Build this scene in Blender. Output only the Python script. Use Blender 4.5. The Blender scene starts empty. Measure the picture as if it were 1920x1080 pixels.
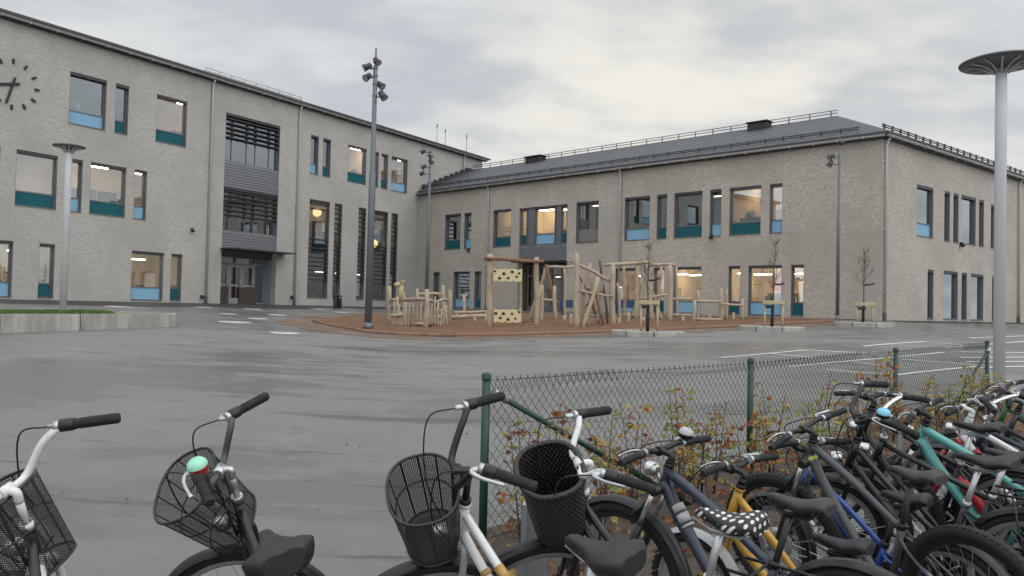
import bpy, math, random
from mathutils import Vector as V, Matrix as M4
random.seed(7)
PI = math.pi
scn = bpy.context.scene
COL = scn.collection
# ------------------------------------------------------------------ camera
FP = 1450.0; EYE = V((0, 0, 1.53))
rho = math.atan(.0239); pit = math.atan(37.5 / FP * math.cos(rho))
cF = V((0, math.cos(pit), math.sin(pit))); u0 = V((0, -math.sin(pit), math.cos(pit))); r0 = V((1, 0, 0))
cR = r0 * math.cos(rho) + u0 * math.sin(rho); cU = u0 * math.cos(rho) - r0 * math.sin(rho)
cam = bpy.data.objects.new('camera', bpy.data.cameras.new('camera'))
COL.objects.link(cam)
m = M4.Identity(4)
for i in range(3):
    m[i][0], m[i][1], m[i][2], m[i][3] = cR[i], cU[i], -cF[i], EYE[i]
cam.matrix_world = m
cam.data.sensor_width = 36; cam.data.lens = FP / 1920 * 36
cam.data.clip_start = .05; cam.data.clip_end = 3000
scn.camera = cam

def ray(x, y): return cR * ((x - 960) / FP) - cU * ((y - 540) / FP) + cF
def hor(x): return 577.5 + .0239 * (x - 960)
def at(x, y, z):                       # the point seen at a photo pixel, z metres ahead
    d = ray(x, y); return EYE + d * (z / d.y)
def plan(x, z): p = at(x, hor(x), z); return V((p.x, p.y))
class Facade:
    def __init__(s, A, B):
        s.A = A; s.t = (B - A).normalized(); s.n = V((-s.t.y, s.t.x)); s.ang = math.atan2(s.t.y, s.t.x)
        s.c = s.n / s.A.dot(s.n)
    def on(s, x, y):
        d = ray(x, y); k = s.A.dot(s.n) / (d.x * s.n.x + d.y * s.n.y); q = d * k
        return (V((q.x, q.y)) - s.A).dot(s.t), q.z + EYE.z
    def w(s, a, z=0, y=0):
        q = s.A + s.t * a + s.n * y; return V((q.x, q.y, z))
FL = Facade(plan(0, 31.95), plan(785, 54.44))
FR = Facade(plan(787, 54.0), plan(1650, 33.4))
FE = Facade(plan(1652, 33.36), plan(1900, 42.48))
def smax(a, b, k=.03): return (a + b + math.sqrt((a - b) ** 2 + k * k)) / 2
def gz(x, y):
    q = V((x, y)); u = smax(q.dot(FL.c), -smax(-q.dot(FR.c), -q.dot(FE.c)))
    u = -smax(-u, -1.0, .02); return -.12 + 1.52 * max(0, u)
def gnd(x, y):
    d = ray(x, y); a, b = .5, 200.0
    for i in range(60):
        c = (a + b) / 2; p = EYE + d * (c / d.y)
        if p.z > gz(p.x, p.y): a = c
        else: b = c
    p = EYE + d * (a / d.y); p.z = gz(p.x, p.y); return p
def gp(x, y, dz=0): return V((x, y, gz(x, y) + dz))

# ------------------------------------------------------------------ mesh builder
class MB:
    def __init__(s): s.v = []; s.f = []; s.mi = []; s.sm = []; s.uv = {}
    def face(s, idx, mi=0, sm=False): s.f.append(idx); s.mi.append(mi); s.sm.append(sm)
    def quad(s, a, b, c, d, mi=0):
        n = len(s.v); s.v += [V(a), V(b), V(c), V(d)]; s.face((n, n+1, n+2, n+3), mi)
    def poly(s, pts, mi=0):
        n = len(s.v); s.v += [V(p) for p in pts]; s.face(tuple(range(n, n + len(pts))), mi)
    def box(s, lo, hi, mi=0, T=None):
        n = len(s.v)
        for x in (lo[0], hi[0]):
            for y in (lo[1], hi[1]):
                for z in (lo[2], hi[2]):
                    p = V((x, y, z)); s.v.append(T @ p if T else p)
        for q in ((0,1,3,2),(4,6,7,5),(0,4,5,1),(2,3,7,6),(0,2,6,4),(1,5,7,3)): s.face(tuple(n+i for i in q), mi)
        return s
    def bev(s, lo, hi, b, mi=0, T=None):      # chamfered box
        lo = V(lo); hi = V(hi); c = (lo + hi) / 2; h = (hi - lo) / 2; n = len(s.v)
        idx = {}
        for sx in (-1, 1):
            for sy in (-1, 1):
                for sz in (-1, 1):
                    for k in range(3):
                        e = [h.x - b, h.y - b, h.z - b]; e[k] += b
                        p = c + V((sx*e[0], sy*e[1], sz*e[2])); idx[(sx, sy, sz, k)] = len(s.v); s.v.append(T @ p if T else p)
        g = lambda a, k: idx[(a[0], a[1], a[2], k)]
        for k in range(3):
            i, j = (k+1) % 3, (k+2) % 3
            for sg in (-1, 1):
                q = []
                for (a, bb) in ((-1,-1),(1,-1),(1,1),(-1,1)):
                    w = [0,0,0]; w[k] = sg; w[i] = a; w[j] = bb; q.append(g(w, k))
                s.face(tuple(q if sg > 0 else q[::-1]), mi)
            for a in (-1, 1):
                for bb in (-1, 1):
                    w0 = [0,0,0]; w0[i] = a; w0[j] = bb; w1 = list(w0); w0[k] = -1; w1[k] = 1
                    s.face((g(w0, i), g(w1, i), g(w1, j), g(w0, j)), mi)
        for sx in (-1, 1):
            for sy in (-1, 1):
                for sz in (-1, 1): s.face(tuple(g((sx, sy, sz), k) for k in range(3)), mi)
        return s
    def tube(s, pts, r, n=8, mi=0, caps=True, close=False, flat=1.0, up=None):
        pts = [V(p) for p in pts]; k = len(pts); rr = r if isinstance(r, (list, tuple)) else [r] * k
        T = []
        for i in range(k):
            a = pts[(i-1) % k] if (close or i > 0) else pts[i]; b = pts[(i+1) % k] if (close or i < k-1) else pts[i]
            d = (b - a); T.append(d.normalized() if d.length > 1e-9 else V((0, 0, 1)))
        N = up.copy() if up else T[0].orthogonal()
        N = (N - T[0] * N.dot(T[0])).normalized(); base = len(s.v)
        for i in range(k):
            N = N - T[i] * N.dot(T[i]); N = N.normalized() if N.length > 1e-6 else T[i].orthogonal().normalized()
            B = T[i].cross(N)
            for j in range(n):
                a = 2 * PI * j / n
                s.v.append(pts[i] + (N * math.cos(a) + B * math.sin(a) * flat) * rr[i])
        for i in range(k if close else k - 1):
            for j in range(n):
                a = base + i*n; b = base + ((i+1) % k) * n
                s.face((a+j, a+(j+1) % n, b+(j+1) % n, b+j), mi, n > 4)
        if caps and not close:
            s.face(tuple(base + j for j in range(n))[::-1], mi); s.face(tuple(base + (k-1)*n + j for j in range(n)), mi)
        return s
    def lathe(s, prof, n=24, T=None, mi=0, uv=False, sx=1, sy=1, sq=0):
        base = len(s.v)
        for (r, z) in prof:
            for j in range(n):
                a = 2 * PI * j / n; ca, sa = math.cos(a), math.sin(a)
                if sq:
                    e = (abs(ca) ** sq + abs(sa) ** sq) ** (-1 / sq); ca *= e; sa *= e
                p = V((r*ca*sx, r*sa*sy, z)); s.v.append(T @ p if T else p)
        for i in range(len(prof) - 1):
            for j in range(n):
                k = base + i*n; q = (k+j, k+(j+1) % n, k+n+(j+1) % n, k+n+j)
                if uv: s.uv[len(s.f)] = [(j/n, prof[i][1]), ((j+1)/n, prof[i][1]), ((j+1)/n, prof[i+1][1]), (j/n, prof[i+1][1])]
                s.face(q, mi, True)
        return s
    def ball(s, c, r, n=12, mi=0, sc=(1, 1, 1)):
        T = M4.Translation(V(c)) @ M4.Diagonal((*sc, 1))
        k = max(4, n // 2); return s.lathe([(r*math.sin(PI*i/k) + 1e-5, -r*math.cos(PI*i/k)) for i in range(k+1)], n, T, mi)
    def build(s, name, mats, parent=None, inv=None, mat=None):
        me = bpy.data.meshes.new(name)
        me.from_pydata([tuple(inv @ p) if inv else tuple(p) for p in s.v], [], s.f)
        if not isinstance(mats, (list, tuple)): mats = [mats]
        for x in mats: me.materials.append(x)
        me.polygons.foreach_set('material_index', s.mi); me.polygons.foreach_set('use_smooth', s.sm)
        if s.uv:
            ul = me.uv_layers.new(name='UVMap').data
            for p in me.polygons:
                q = s.uv.get(p.index)
                if q:
                    for li, c in zip(p.loop_indices, q): ul[li].uv = c
        me.update()
        o = bpy.data.objects.new(name, me); COL.objects.link(o)
        if parent: o.parent = parent
        if mat: o.matrix_local = mat
        return o
def tag(o, label=None, cat=None, group=None, kind=None):
    for k, v in (('label', label), ('category', cat), ('group', group), ('kind', kind)):
        if v: o[k] = v
    return o
def empty(name, M, label=None, cat=None, group=None):
    o = bpy.data.objects.new(name, None); COL.objects.link(o); o.empty_display_size = .2
    o.matrix_world = M; return tag(o, label, cat, group)
class Thing:                            # parts given in world coordinates, stored relative to the thing's base
    def __init__(s, name, loc, label, cat, group=None):
        s.M = M4.Translation(V(loc)); s.inv = s.M.inverted(); s.o = empty(name, s.M, label, cat, group)
    def add(s, name, mb, mat, parent=None): return mb.build(name, mat, parent or s.o, s.inv)

# ------------------------------------------------------------------ materials
MATS = {}
class NT:
    def __init__(s, nt): s.nt = nt
    def n(s, t, **kw):
        x = s.nt.nodes.new(t)
        for k, v in kw.items():
            if k in x.inputs.keys() if isinstance(k, str) else False: s.set(x.inputs[k], v)
            else: setattr(x, k, v)
        return x
    def set(s, sock, v):
        if isinstance(v, bpy.types.NodeSocket): s.nt.links.new(v, sock)
        else: sock.default_value = v
    def link(s, a, b): s.nt.links.new(a, b)
    def math(s, op, a, b=0.0, c=None):
        x = s.nt.nodes.new('ShaderNodeMath'); x.operation = op; s.set(x.inputs[0], a); s.set(x.inputs[1], b)
        if c is not None: s.set(x.inputs[2], c)
        return x.outputs[0]
    def mix(s, f, a, b):
        x = s.nt.nodes.new('ShaderNodeMix'); x.data_type = 'RGBA'; s.set(x.inputs[0], f)
        for i, c in ((6, a), (7, b)): s.set(x.inputs[i], c if isinstance(c, bpy.types.NodeSocket) else (*c, 1))
        return x.outputs[2]
    def noise(s, vec, scale, detail=4, rough=.55):
        x = s.nt.nodes.new('ShaderNodeTexNoise'); s.set(x.inputs['Vector'], vec)
        x.inputs['Scale'].default_value = scale; x.inputs['Detail'].default_value = detail; x.inputs['Roughness'].default_value = rough
        return x.outputs[0]
    def ramp(s, f, a, b):
        x = s.nt.nodes.new('ShaderNodeMapRange'); s.set(x.inputs[0], f); x.inputs[1].default_value = a; x.inputs[2].default_value = b
        x.interpolation_type = 'SMOOTHSTEP'; return x.outputs[0]
    def scale(s, vec, sc):
        x = s.nt.nodes.new('ShaderNodeMapping'); s.set(x.inputs[0], vec); x.inputs['Scale'].default_value = sc; return x.outputs[0]
    def bump(s, h, st, d):
        x = s.nt.nodes.new('ShaderNodeBump'); s.set(x.inputs['Height'], h); x.inputs['Strength'].default_value = st; x.inputs['Distance'].default_value = d
        return x.outputs[0]
def newmat(name):
    mt = bpy.data.materials.new(name); mt.use_nodes = True; nt = mt.node_tree; nt.nodes.clear()
    T = NT(nt); out = nt.nodes.new('ShaderNodeOutputMaterial'); MATS[name] = mt
    T.tc = nt.nodes.new('ShaderNodeTexCoord'); T.obj = T.tc.outputs['Object']; T.out = out.inputs[0]; return mt, T
def princ(T, col, rough=.5, metal=0, spec=.5, nrm=None):
    p = T.nt.nodes.new('ShaderNodeBsdfPrincipled')
    T.set(p.inputs['Base Color'], col if isinstance(col, bpy.types.NodeSocket) else (*col, 1)); T.set(p.inputs['Roughness'], rough)
    p.inputs['Metallic'].default_value = metal; p.inputs['Specular IOR Level'].default_value = spec
    if nrm: T.link(nrm, p.inputs['Normal'])
    return p
def simple(name, col, rough=.5, metal=0, var=.18, sc=6, bump=0, bsc=60, spec=.5):
    mt, T = newmat(name)
    nz = T.noise(T.obj, sc, 5)
    c = T.mix(nz, tuple(x * (1 - var) for x in col), tuple(min(1, x * (1 + var)) for x in col))
    rg = T.math('ADD', T.math('MULTIPLY', T.noise(T.obj, sc * 2.3, 3), .25), rough - .125)
    nb = T.bump(T.noise(T.obj, bsc, 3), bump, .01) if bump else None
    T.link(princ(T, c, rg, metal, spec, nb).outputs[0], T.out); return mt
def brick(name, a, b, mort, dark):
    mt, T = newmat(name)
    sp = T.n('ShaderNodeSeparateXYZ'); T.link(T.obj, sp.inputs[0]); cb = T.n('ShaderNodeCombineXYZ')
    T.link(T.math('ADD', sp.outputs[0], T.math('MULTIPLY', sp.outputs[1], 1.0)), cb.inputs[0]); T.link(sp.outputs[2], cb.inputs[1])
    bt = T.n('ShaderNodeTexBrick'); T.link(cb.outputs[0], bt.inputs['Vector']); bt.offset = .5
    bt.inputs['Color1'].default_value = (*a, 1); bt.inputs['Color2'].default_value = (*b, 1); bt.inputs['Mortar'].default_value = (*mort, 1)
    bt.inputs['Scale'].default_value = 1; bt.inputs['Mortar Size'].default_value = .008; bt.inputs['Brick Width'].default_value = .25
    bt.inputs['Row Height'].default_value = .075; bt.inputs['Bias'].default_value = 0; bt.inputs['Mortar Smooth'].default_value = .3
    sm = T.ramp(T.noise(T.scale(cb.outputs[0], (7.5, 13.5, 1)), 1, 2, .6), .50, .64)
    c = T.mix(T.math('MULTIPLY', sm, .55), bt.outputs['Color'], dark)
    lg = T.noise(cb.outputs[0], .35, 5, .6)
    c2 = T.mix(T.ramp(lg, .38, .62), c, tuple(x * .86 for x in b))
    hs = T.mix(.6, c, c2)
    st = T.ramp(T.noise(T.scale(cb.outputs[0], (1.2, .12, 1)), 1, 4), .45, .8)     # faint rain streaks
    hs = T.mix(T.math('MULTIPLY', st, .12), hs, tuple(x * .55 for x in b))
    T.link(princ(T, hs, .85, 0, .25, T.bump(bt.outputs['Fac'], -.5, .008)).outputs[0], T.out); return mt
brick('brick_pale', (.485, .462, .427), (.405, .385, .355), (.435, .417, .39), (.29, .272, .25))
brick('brick_brown', (.52, .472, .412), (.41, .37, .32), (.445, .412, .37), (.25, .22, .19))
simple('roof_sheet', (.052, .056, .063), .6, 0, .12, 1.5)
simple('dark_metal', (.045, .048, .055), .42, .3, .15, 4)
simple('grey_metal', (.21, .22, .24), .45, .4, .1, 3)
simple('pipe_grey', (.50, .50, .50), .4, .1, .08, 3)
simple('galvanised', (.36, .37, .39), .42, .6, .15, 12)
simple('lamp_pole', (.62, .635, .65), .45, .1, .06, 3)
simple('mast_grey', (.15, .16, .185), .42, .35, .1, 3)
simple('shade_grey', (.13, .135, .14), .45, .1, .1, 4)
simple('louvre_grey', (.03, .032, .035), .6, 0, .1, 4)
simple('frame_grey', (.16, .165, .175), .45, .2, .1, 5)
simple('door_grey', (.30, .315, .33), .45, .2, .08, 5)
simple('panel_blue', (.22, .42, .58), .5, 0, .06, 2, spec=.2)
simple('panel_teal', (.010, .10, .125), .5, 0, .1, 2, spec=.2)
simple('panel_grey', (.19, .18, .16), .4, 0, .1, 2)
simple('black', (.010, .010, .011), .45, 0, .2, 8)
mt, T = newmat('concrete')
n1 = T.noise(T.scale(T.obj, (1.3, 1.3, .35)), 1.6, 6, .65); n2 = T.noise(T.obj, 30, 4)
c = T.mix(T.ramp(n1, .35, .7), (.30, .29, .265), (.50, .485, .45)); c = T.mix(T.math('MULTIPLY', T.ramp(T.noise(T.scale(T.obj, (2.2, 2.2, .6)), 1.0, 5, .7), .53, .7), .6), c, (.17, .165, .15)); c = T.mix(T.math('MULTIPLY', n2, .2), c, (.3, .29, .27))
T.link(princ(T, c, .8, 0, .25, T.bump(n2, .3, .01)).outputs[0], T.out)
simple('post_green', (.005, .036, .024), .4, 0, .15, 8)
simple('wire_green', (.010, .036, .028), .45, .2, .15, 8)
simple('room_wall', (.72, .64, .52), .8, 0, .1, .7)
simple('room_unlit', (.22, .19, .16), .8, 0, .2, .9)  # walls of unlit rooms, their gloom put into the colour
simple('room_floor', (.16, .14, .12), .6, 0, .1, 1)
simple('room_furniture', (.07, .052, .04), .6, 0, .5, 1.2)
simple('room_paper', (.75, .74, .70), .6, 0, .1, 2)
simple('room_red', (.30, .05, .04), .6, 0, .2, 2)
simple('board_orange', (.50, .20, .06), .6, 0, .3, 1.5)
def wood(name, a, b, sc):
    mt, T = newmat(name)
    g = T.noise(T.scale(T.obj, sc), 1, 5, .65); kn = T.ramp(T.noise(T.obj, 2.2, 3), .5, .75)
    c = T.mix(g, a, b); c = T.mix(T.math('MULTIPLY', kn, .5), c, tuple(x * .45 for x in a))
    T.link(princ(T, c, .75, 0, .25, T.bump(g, .5, .02)).outputs[0], T.out)
wood('wood_log', (.29, .222, .15), (.53, .44, .33), (14, 14, 2.2))
wood('wood_red', (.14, .075, .045), (.30, .18, .115), (12, 12, 3))
wood('wood_pale', (.38, .30, .18), (.54, .44, .28), (12, 12, 3))
simple('climb_panel', (.60, .51, .29), .55, 0, .08, 3)
simple('bark_brown', (.10, .08, .065), .9, 0, .3, 20, .4, 60)
simple('trunk_wrap', (.025, .032, .022), .8, 0, .3, 20)
simple('blue_plastic', (.02, .05, .13), .45, 0, .15, 4)
mt, T = newmat('white_paint_line')
p = princ(T, T.mix(T.noise(T.obj, 6, 4), (.50, .50, .49), (.74, .74, .72)), .55, 0, .3)
tr = T.n('ShaderNodeBsdfTransparent'); mx = T.n('ShaderNodeMixShader'); T.link(T.ramp(T.noise(T.obj, 3.5, 6, .75), .28, .48), mx.inputs[0]); T.link(tr.outputs[0], mx.inputs[1]); T.link(p.outputs[0], mx.inputs[2]); T.link(mx.outputs[0], T.out)
simple('leaf_orange', (.42, .155, .04), .6, 0, .35, 30)
simple('leaf_rust', (.20, .07, .038), .6, 0, .35, 30)
simple('leaf_yellow', (.42, .29, .07), .6, 0, .3, 30)
simple('leaf_green', (.20, .235, .06), .55, 0, .3, 30)
simple('stem_brown', (.07, .045, .03), .8, 0, .3, 30)
simple('soil', (.075, .058, .045), .9, 0, .5, 9, .8, 30)
simple('grass', (.06, .13, .02), .7, 0, .4, 8)
for nm, cc in dict(leaf_orange=(.40, .165, .06), leaf_rust=(.25, .095, .055), leaf_yellow=(.46, .335, .10), leaf_green=(.26, .295, .09)).items():
    mt = G_ = MATS[nm]; nt = mt.node_tree; nt.nodes.clear(); T = NT(nt); out = nt.nodes.new('ShaderNodeOutputMaterial'); tc = nt.nodes.new('ShaderNodeTexCoord'); nz = T.noise(tc.outputs['Object'], 22, 4)
    c = T.mix(nz, tuple(x * .6 for x in cc), tuple(min(1, x * 1.35) for x in cc)); d1 = princ(T, c, .5, 0, .3); d2 = nt.nodes.new('ShaderNodeBsdfTranslucent'); T.link(c, d2.inputs[0])
    mx = nt.nodes.new('ShaderNodeMixShader'); mx.inputs[0].default_value = .4; T.link(d1.outputs[0], mx.inputs[1]); T.link(d2.outputs[0], mx.inputs[2]); T.link(mx.outputs[0], out.inputs[0])
# wet asphalt: colour and gloss vary with damp patches
mt, T = newmat('asphalt')
big = T.noise(T.scale(T.obj, (.13, .26, 1)), 1, 7, .62); med = T.noise(T.scale(T.obj, (.45, 1.15, 1)), 1, 6, .65); fine = T.noise(T.obj, 55, 3, .7); gr = T.noise(T.obj, 230, 2, .6); mid = T.noise(T.obj, 3.2, 6, .7)
q = T.math('ADD', T.math('MULTIPLY', big, .5), T.math('ADD', T.math('MULTIPLY', med, .36), T.math('MULTIPLY', mid, .14)))
wet = T.ramp(q, .47, .53)
c = T.mix(mid, (.155, .151, .145), (.225, .218, .208))
pale = T.ramp(T.noise(T.scale(T.obj, (.7, .45, 1)), 1, 6, .72), .52, .70)
c = T.mix(T.math('MULTIPLY', pale, .6), c, (.25, .243, .23))
c = T.mix(T.math('MULTIPLY', wet, .55), c, (.088, .087, .086))
stain = T.ramp(T.noise(T.scale(T.obj, (.22, 1.7, 1)), 1.0, 7, .70), .57, .63)
c = T.mix(T.math('MULTIPLY', stain, .62), c, (.04, .04, .041))
c = T.mix(T.math('MULTIPLY', fine, .3), c, (.05, .05, .05)); c = T.mix(T.math('MULTIPLY', T.ramp(gr, .60, .72), .7), c, (.24, .235, .225)); c = T.mix(T.ramp(gr, .40, .30), c, (.03, .03, .03))
rg = T.math('SUBTRACT', .46, T.math('MULTIPLY', wet, .20)); rg = T.math('ADD', rg, T.math('MULTIPLY', fine, .10)); rg = T.math('SUBTRACT', rg, T.math('MULTIPLY', stain, .08))
bs = T.math('MULTIPLY', T.math('ADD', fine, gr), T.math('SUBTRACT', 1.0, T.math('MULTIPLY', wet, .7)))
T.link(princ(T, c, rg, 0, .5, T.bump(bs, .7, .006)).outputs[0], T.out)
# bark chips
mt, T = newmat('bark_chips')
n1 = T.noise(T.obj, 9, 5, .7); n2 = T.noise(T.obj, 1.2, 4)
c = T.mix(T.ramp(n1, .3, .7), (.07, .04, .024), (.27, .155, .09)); c = T.mix(T.math('MULTIPLY', T.ramp(T.noise(T.obj, 2.4, 4, .7), .45, .65), .55), c, (.10, .055, .032)); c = T.mix(T.math('MULTIPLY', n2, .4), c, (.22, .115, .07))
T.link(princ(T, c, .9, 0, .2, T.bump(n1, 1, .06)).outputs[0], T.out)
mt, T = newmat('sand_spill')
n1 = T.noise(T.obj, 1.1, 6, .7); p = princ(T, T.mix(T.noise(T.obj, 20, 3), (.20, .12, .075), (.32, .20, .13)), .9, 0, .2)
tr = T.n('ShaderNodeBsdfTransparent'); mx = T.n('ShaderNodeMixShader'); T.link(T.math('MULTIPLY', T.ramp(n1, .38, .62), .75), mx.inputs[0])
T.link(tr.outputs[0], mx.inputs[1]); T.link(p.outputs[0], mx.inputs[2]); T.link(mx.outputs[0], T.out)
# window glass: clear pane with a mirror coat
mt, T = newmat('glass')
lw = T.n('ShaderNodeFresnel'); lw.inputs[0].default_value = 1.8
tr = T.n('ShaderNodeBsdfTransparent'); tr.inputs[0].default_value = (.72, .75, .76, 1); gl = T.n('ShaderNodeBsdfGlossy'); gl.inputs['Roughness'].default_value = .01
gl.inputs['Color'].default_value = (.86, .95, 1, 1)
mx = T.n('ShaderNodeMixShader'); T.link(T.math('MINIMUM', T.math('ADD', T.math('MULTIPLY', lw.outputs[0], 1.7), .20), 1), mx.inputs[0]); T.link(tr.outputs[0], mx.inputs[1]); T.link(gl.outputs[0], mx.inputs[2]); T.link(mx.outputs[0], T.out)
def emit(name, col, st):
    mt, T = newmat(name); e = T.n('ShaderNodeEmission'); e.inputs[0].default_value = (*col, 1); e.inputs[1].default_value = st; T.link(e.outputs[0], T.out)
emit('lamp_warm', (1, .70, .40), 32); emit('lamp_white', (1, .88, .70), 24); emit('lamp_dim', (1, .9, .75), 3); emit('globe_glow', (1, .66, .27), 1.5)  # lamps of the unlit rooms keep a dim glow
# clothing of the bikes
def paint(name, col, rough=.25): 
    mt, T = newmat(name); cc_ = T.mix(T.noise(T.obj, 9, 4), tuple(x*.85 for x in col), col); dirt = T.ramp(T.noise(T.obj, 22, 6, .7), .52, .72)
    cc_ = T.mix(T.math('MULTIPLY', dirt, .35), cc_, (.07, .06, .05)); p = princ(T, cc_, T.math('ADD', rough, T.math('MULTIPLY', T.noise(T.obj, 14, 4), .35)))
    p.inputs['Coat Weight'].default_value = .2; T.link(p.outputs[0], T.out)
for nm, cc in dict(paint_black=(.009, .009, .010), paint_white=(.74, .74, .73), paint_silver=(.42, .43, .44), paint_navy=(.026, .033, .058), paint_yellow=(.52, .28, .025), paint_grey=(.05, .052, .06), paint_blue=(.02, .075, .32), paint_turquoise=(.115, .40, .37), paint_red=(.40, .02, .025), paint_green=(.03, .12, .035), paint_lime=(.45, .55, .10), paint_gold=(.50, .31, .09), paint_mint=(.35, .75, .55), paint_pink=(.45, .03, .26), paint_sky=(.20, .55, .75)).items(): paint(nm, cc)
simple('rubber', (.011, .011, .012), .75, 0, .25, 20, .3, 90)
simple('saddle_black', (.014, .014, .015), .55, 0, .2, 14, .15, 120)
simple('saddle_grey', (.03, .029, .028), .55, 0, .2, 14, .15, 120)
simple('chrome', (.62, .62, .62), .25, .9, .1, 10)
simple('alloy', (.48, .49, .50), .35, .8, .12, 10)
simple('cable', (.012, .012, .012), .5)
simple('reflector_red', (.45, .015, .02), .25)
simple('fender_black', (.012, .012, .013), .4, 0, .2, 12)
mt, T = newmat('polka')
sp = T.n('ShaderNodeSeparateXYZ'); T.link(T.scale(T.obj, (34, 34, 34)), sp.inputs[0])
fx = T.math('SUBTRACT', T.math('FRACT', T.math('ADD', sp.outputs[0], sp.outputs[2])), .5); fy = T.math('SUBTRACT', T.math('FRACT', T.math('ADD', sp.outputs[1], T.math('MULTIPLY', sp.outputs[0], .35))), .5)
dd = T.math('ADD', T.math('MULTIPLY', fx, fx), T.math('MULTIPLY', fy, fy))
T.link(princ(T, T.mix(T.math('LESS_THAN', dd, .075), (.018, .018, .02), (.66, .66, .66)), .5).outputs[0], T.out)
def mesh_mat(name, nu, nv, thick, diag):
    mt, T = newmat(name); sp = T.n('ShaderNodeSeparateXYZ'); T.link(T.tc.outputs['UV'], sp.inputs[0])
    u = T.math('MULTIPLY', sp.outputs[0], nu); v = T.math('MULTIPLY', sp.outputs[1], nv)
    if diag: u, v = T.math('ADD', u, v), T.math('SUBTRACT', u, v)
    g = lambda q: T.math('LESS_THAN', T.math('ABSOLUTE', T.math('SUBTRACT', T.math('FRACT', q), .5)), thick)
    f = T.math('MAXIMUM', g(u), g(v))
    p = princ(T, (.016, .016, .017), .45, 0); tr = T.n('ShaderNodeBsdfTransparent'); mx = T.n('ShaderNodeMixShader')
    T.link(f, mx.inputs[0]); T.link(tr.outputs[0], mx.inputs[1]); T.link(p.outputs[0], mx.inputs[2]); T.link(mx.outputs[0], T.out)
mesh_mat('basket_mesh', 90, 110, .165, True); mesh_mat('basket_cloth', 120, 150, .21, False)
mt, T = newmat('wicker'); sp = T.n('ShaderNodeSeparateXYZ'); T.link(T.tc.outputs['UV'], sp.inputs[0])
wv = T.math('MULTIPLY', T.math('SINE', T.math('MULTIPLY', sp.outputs[0], 2*PI*46)), T.math('SINE', T.math('ADD', T.math('MULTIPLY', sp.outputs[1], 230), T.math('MULTIPLY', T.noise(T.obj, 30, 2), 2))))
hh = T.math('ADD', T.math('MULTIPLY', wv, .5), .5); hh = T.math('MULTIPLY', hh, T.noise(T.obj, 60, 3))
T.link(princ(T, T.mix(T.ramp(hh, .1, .6), (.012, .011, .011), (.055, .045, .04)), .5, 0, .5, T.bump(hh, 1, .012)).outputs[0], T.out)
G = MATS

# ------------------------------------------------------------------ ground
def axis(dense, far):
    a, b, st = dense; xs = [a + st * i for i in range(int((b - a) / st) + 1)]
    return [-far, -far * .4, a - 25] + xs + [xs[-1] + 25, far * .4, far]
xs = axis((-40, 45, 1.0), 900); ys = axis((-6, 68, 1.0), 900)
g = MB()
for y in ys:
    for x in xs: g.v.append(gp(x, y))
nx = len(xs)
for j in range(len(ys) - 1):
    for i in range(nx - 1): k = j*nx + i; g.face((k, k+1, k+nx+1, k+nx), 0, True)
tag(g.build('asphalt_yard', G['asphalt']), kind='structure')
def sheet(name, pts, mat, dz, kind='structure', sub=1.0):        # a sheet draped on the ground
    P = [V((p.x, p.y)) for p in pts]; c = sum(P, V((0, 0))) / len(P); mb = MB(); n = len(P); R = 10
    ring = []
    for i in range(n):
        a, b = P[i], P[(i+1) % n]; k = max(1, int((b - a).length / sub))
        for q in range(k): ring.append(a.lerp(b, q / k))
    n = len(ring)
    for r in range(R + 1):
        for p in ring: q = c.lerp(p, r / R if r else .001); mb.v.append(gp(q.x, q.y, dz(q, r / R) if callable(dz) else dz))
    for r in range(R):
        for i in range(n): mb.face((r*n+i, r*n+(i+1) % n, (r+1)*n+(i+1) % n, (r+1)*n+i)[::-1], 0, True)
    return tag(mb.build(name, mat), kind=kind), ring
bedpx = [(588, 604), (622, 612), (690, 624), (760, 629), (830, 631), (960, 629), (1100, 625), (1300, 617), (1480, 608), (1575, 603), (1480, 600), (1330, 595), (1000, 590), (800, 588), (680, 591), (620, 597)]
bed = [gnd(*p) for p in bedpx]
spill = [gnd(*p) for p in [(505, 604), (600, 622), (700, 634), (830, 639), (1000, 636), (1200, 630), (1420, 618), (1640, 606), (1500, 597), (1000, 588), (700, 586), (560, 593)]]
sheet('sand_spill', spill, G['sand_spill'], .012)
o, ring = sheet('bark_bed', bed, G['bark_chips'], lambda q, r: .03 + .07 * (1 - r**4) + .05 * math.sin(q.x * 2.1 + q.y) * math.sin(q.y * 1.7) * (1 - r**6) + random.uniform(-.02, .02) * (r < 1))
mb = MB(); rp = [gp(p.x, p.y, .03) for p in ring[: int(len(ring) * .62)]]
mb.tube(rp, .07, 6); t = Thing('bed_edging', gp(bed[3].x, bed[3].y), 'low brown timber edging curving round the bark bed of the playground', 'edging'); t.add('timber_edge', mb, G['wood_red'])
mt, T = newmat('asphalt_dark'); n1 = T.noise(T.obj, 55, 3, .7)  # darker asphalt for the strips along the walls
T.link(princ(T, T.mix(n1, (.030, .030, .031), (.055, .054, .054)), .62, 0, .35, T.bump(n1, .4, .004)).outputs[0], T.out)
mb = MB(); N = 46
for i in range(N):
    a = -16 + i * 42.5 / (N - 1); wdt = 4.2 + .5 * math.sin(i * .7) - (1.5 if a > 14 else 0)
    for k in range(6): q = FL.A + FL.t * a - FL.n * (wdt * k / 5 - .02); mb.v.append(gp(q.x, q.y, .006))
for i in range(N - 1):
    for k in range(5): j = i*6 + k; mb.face((j, j+1, j+7, j+6), 0, True)
tag(mb.build('wall_strip', MATS['asphalt_dark']), kind='structure')
mb = MB()
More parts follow.
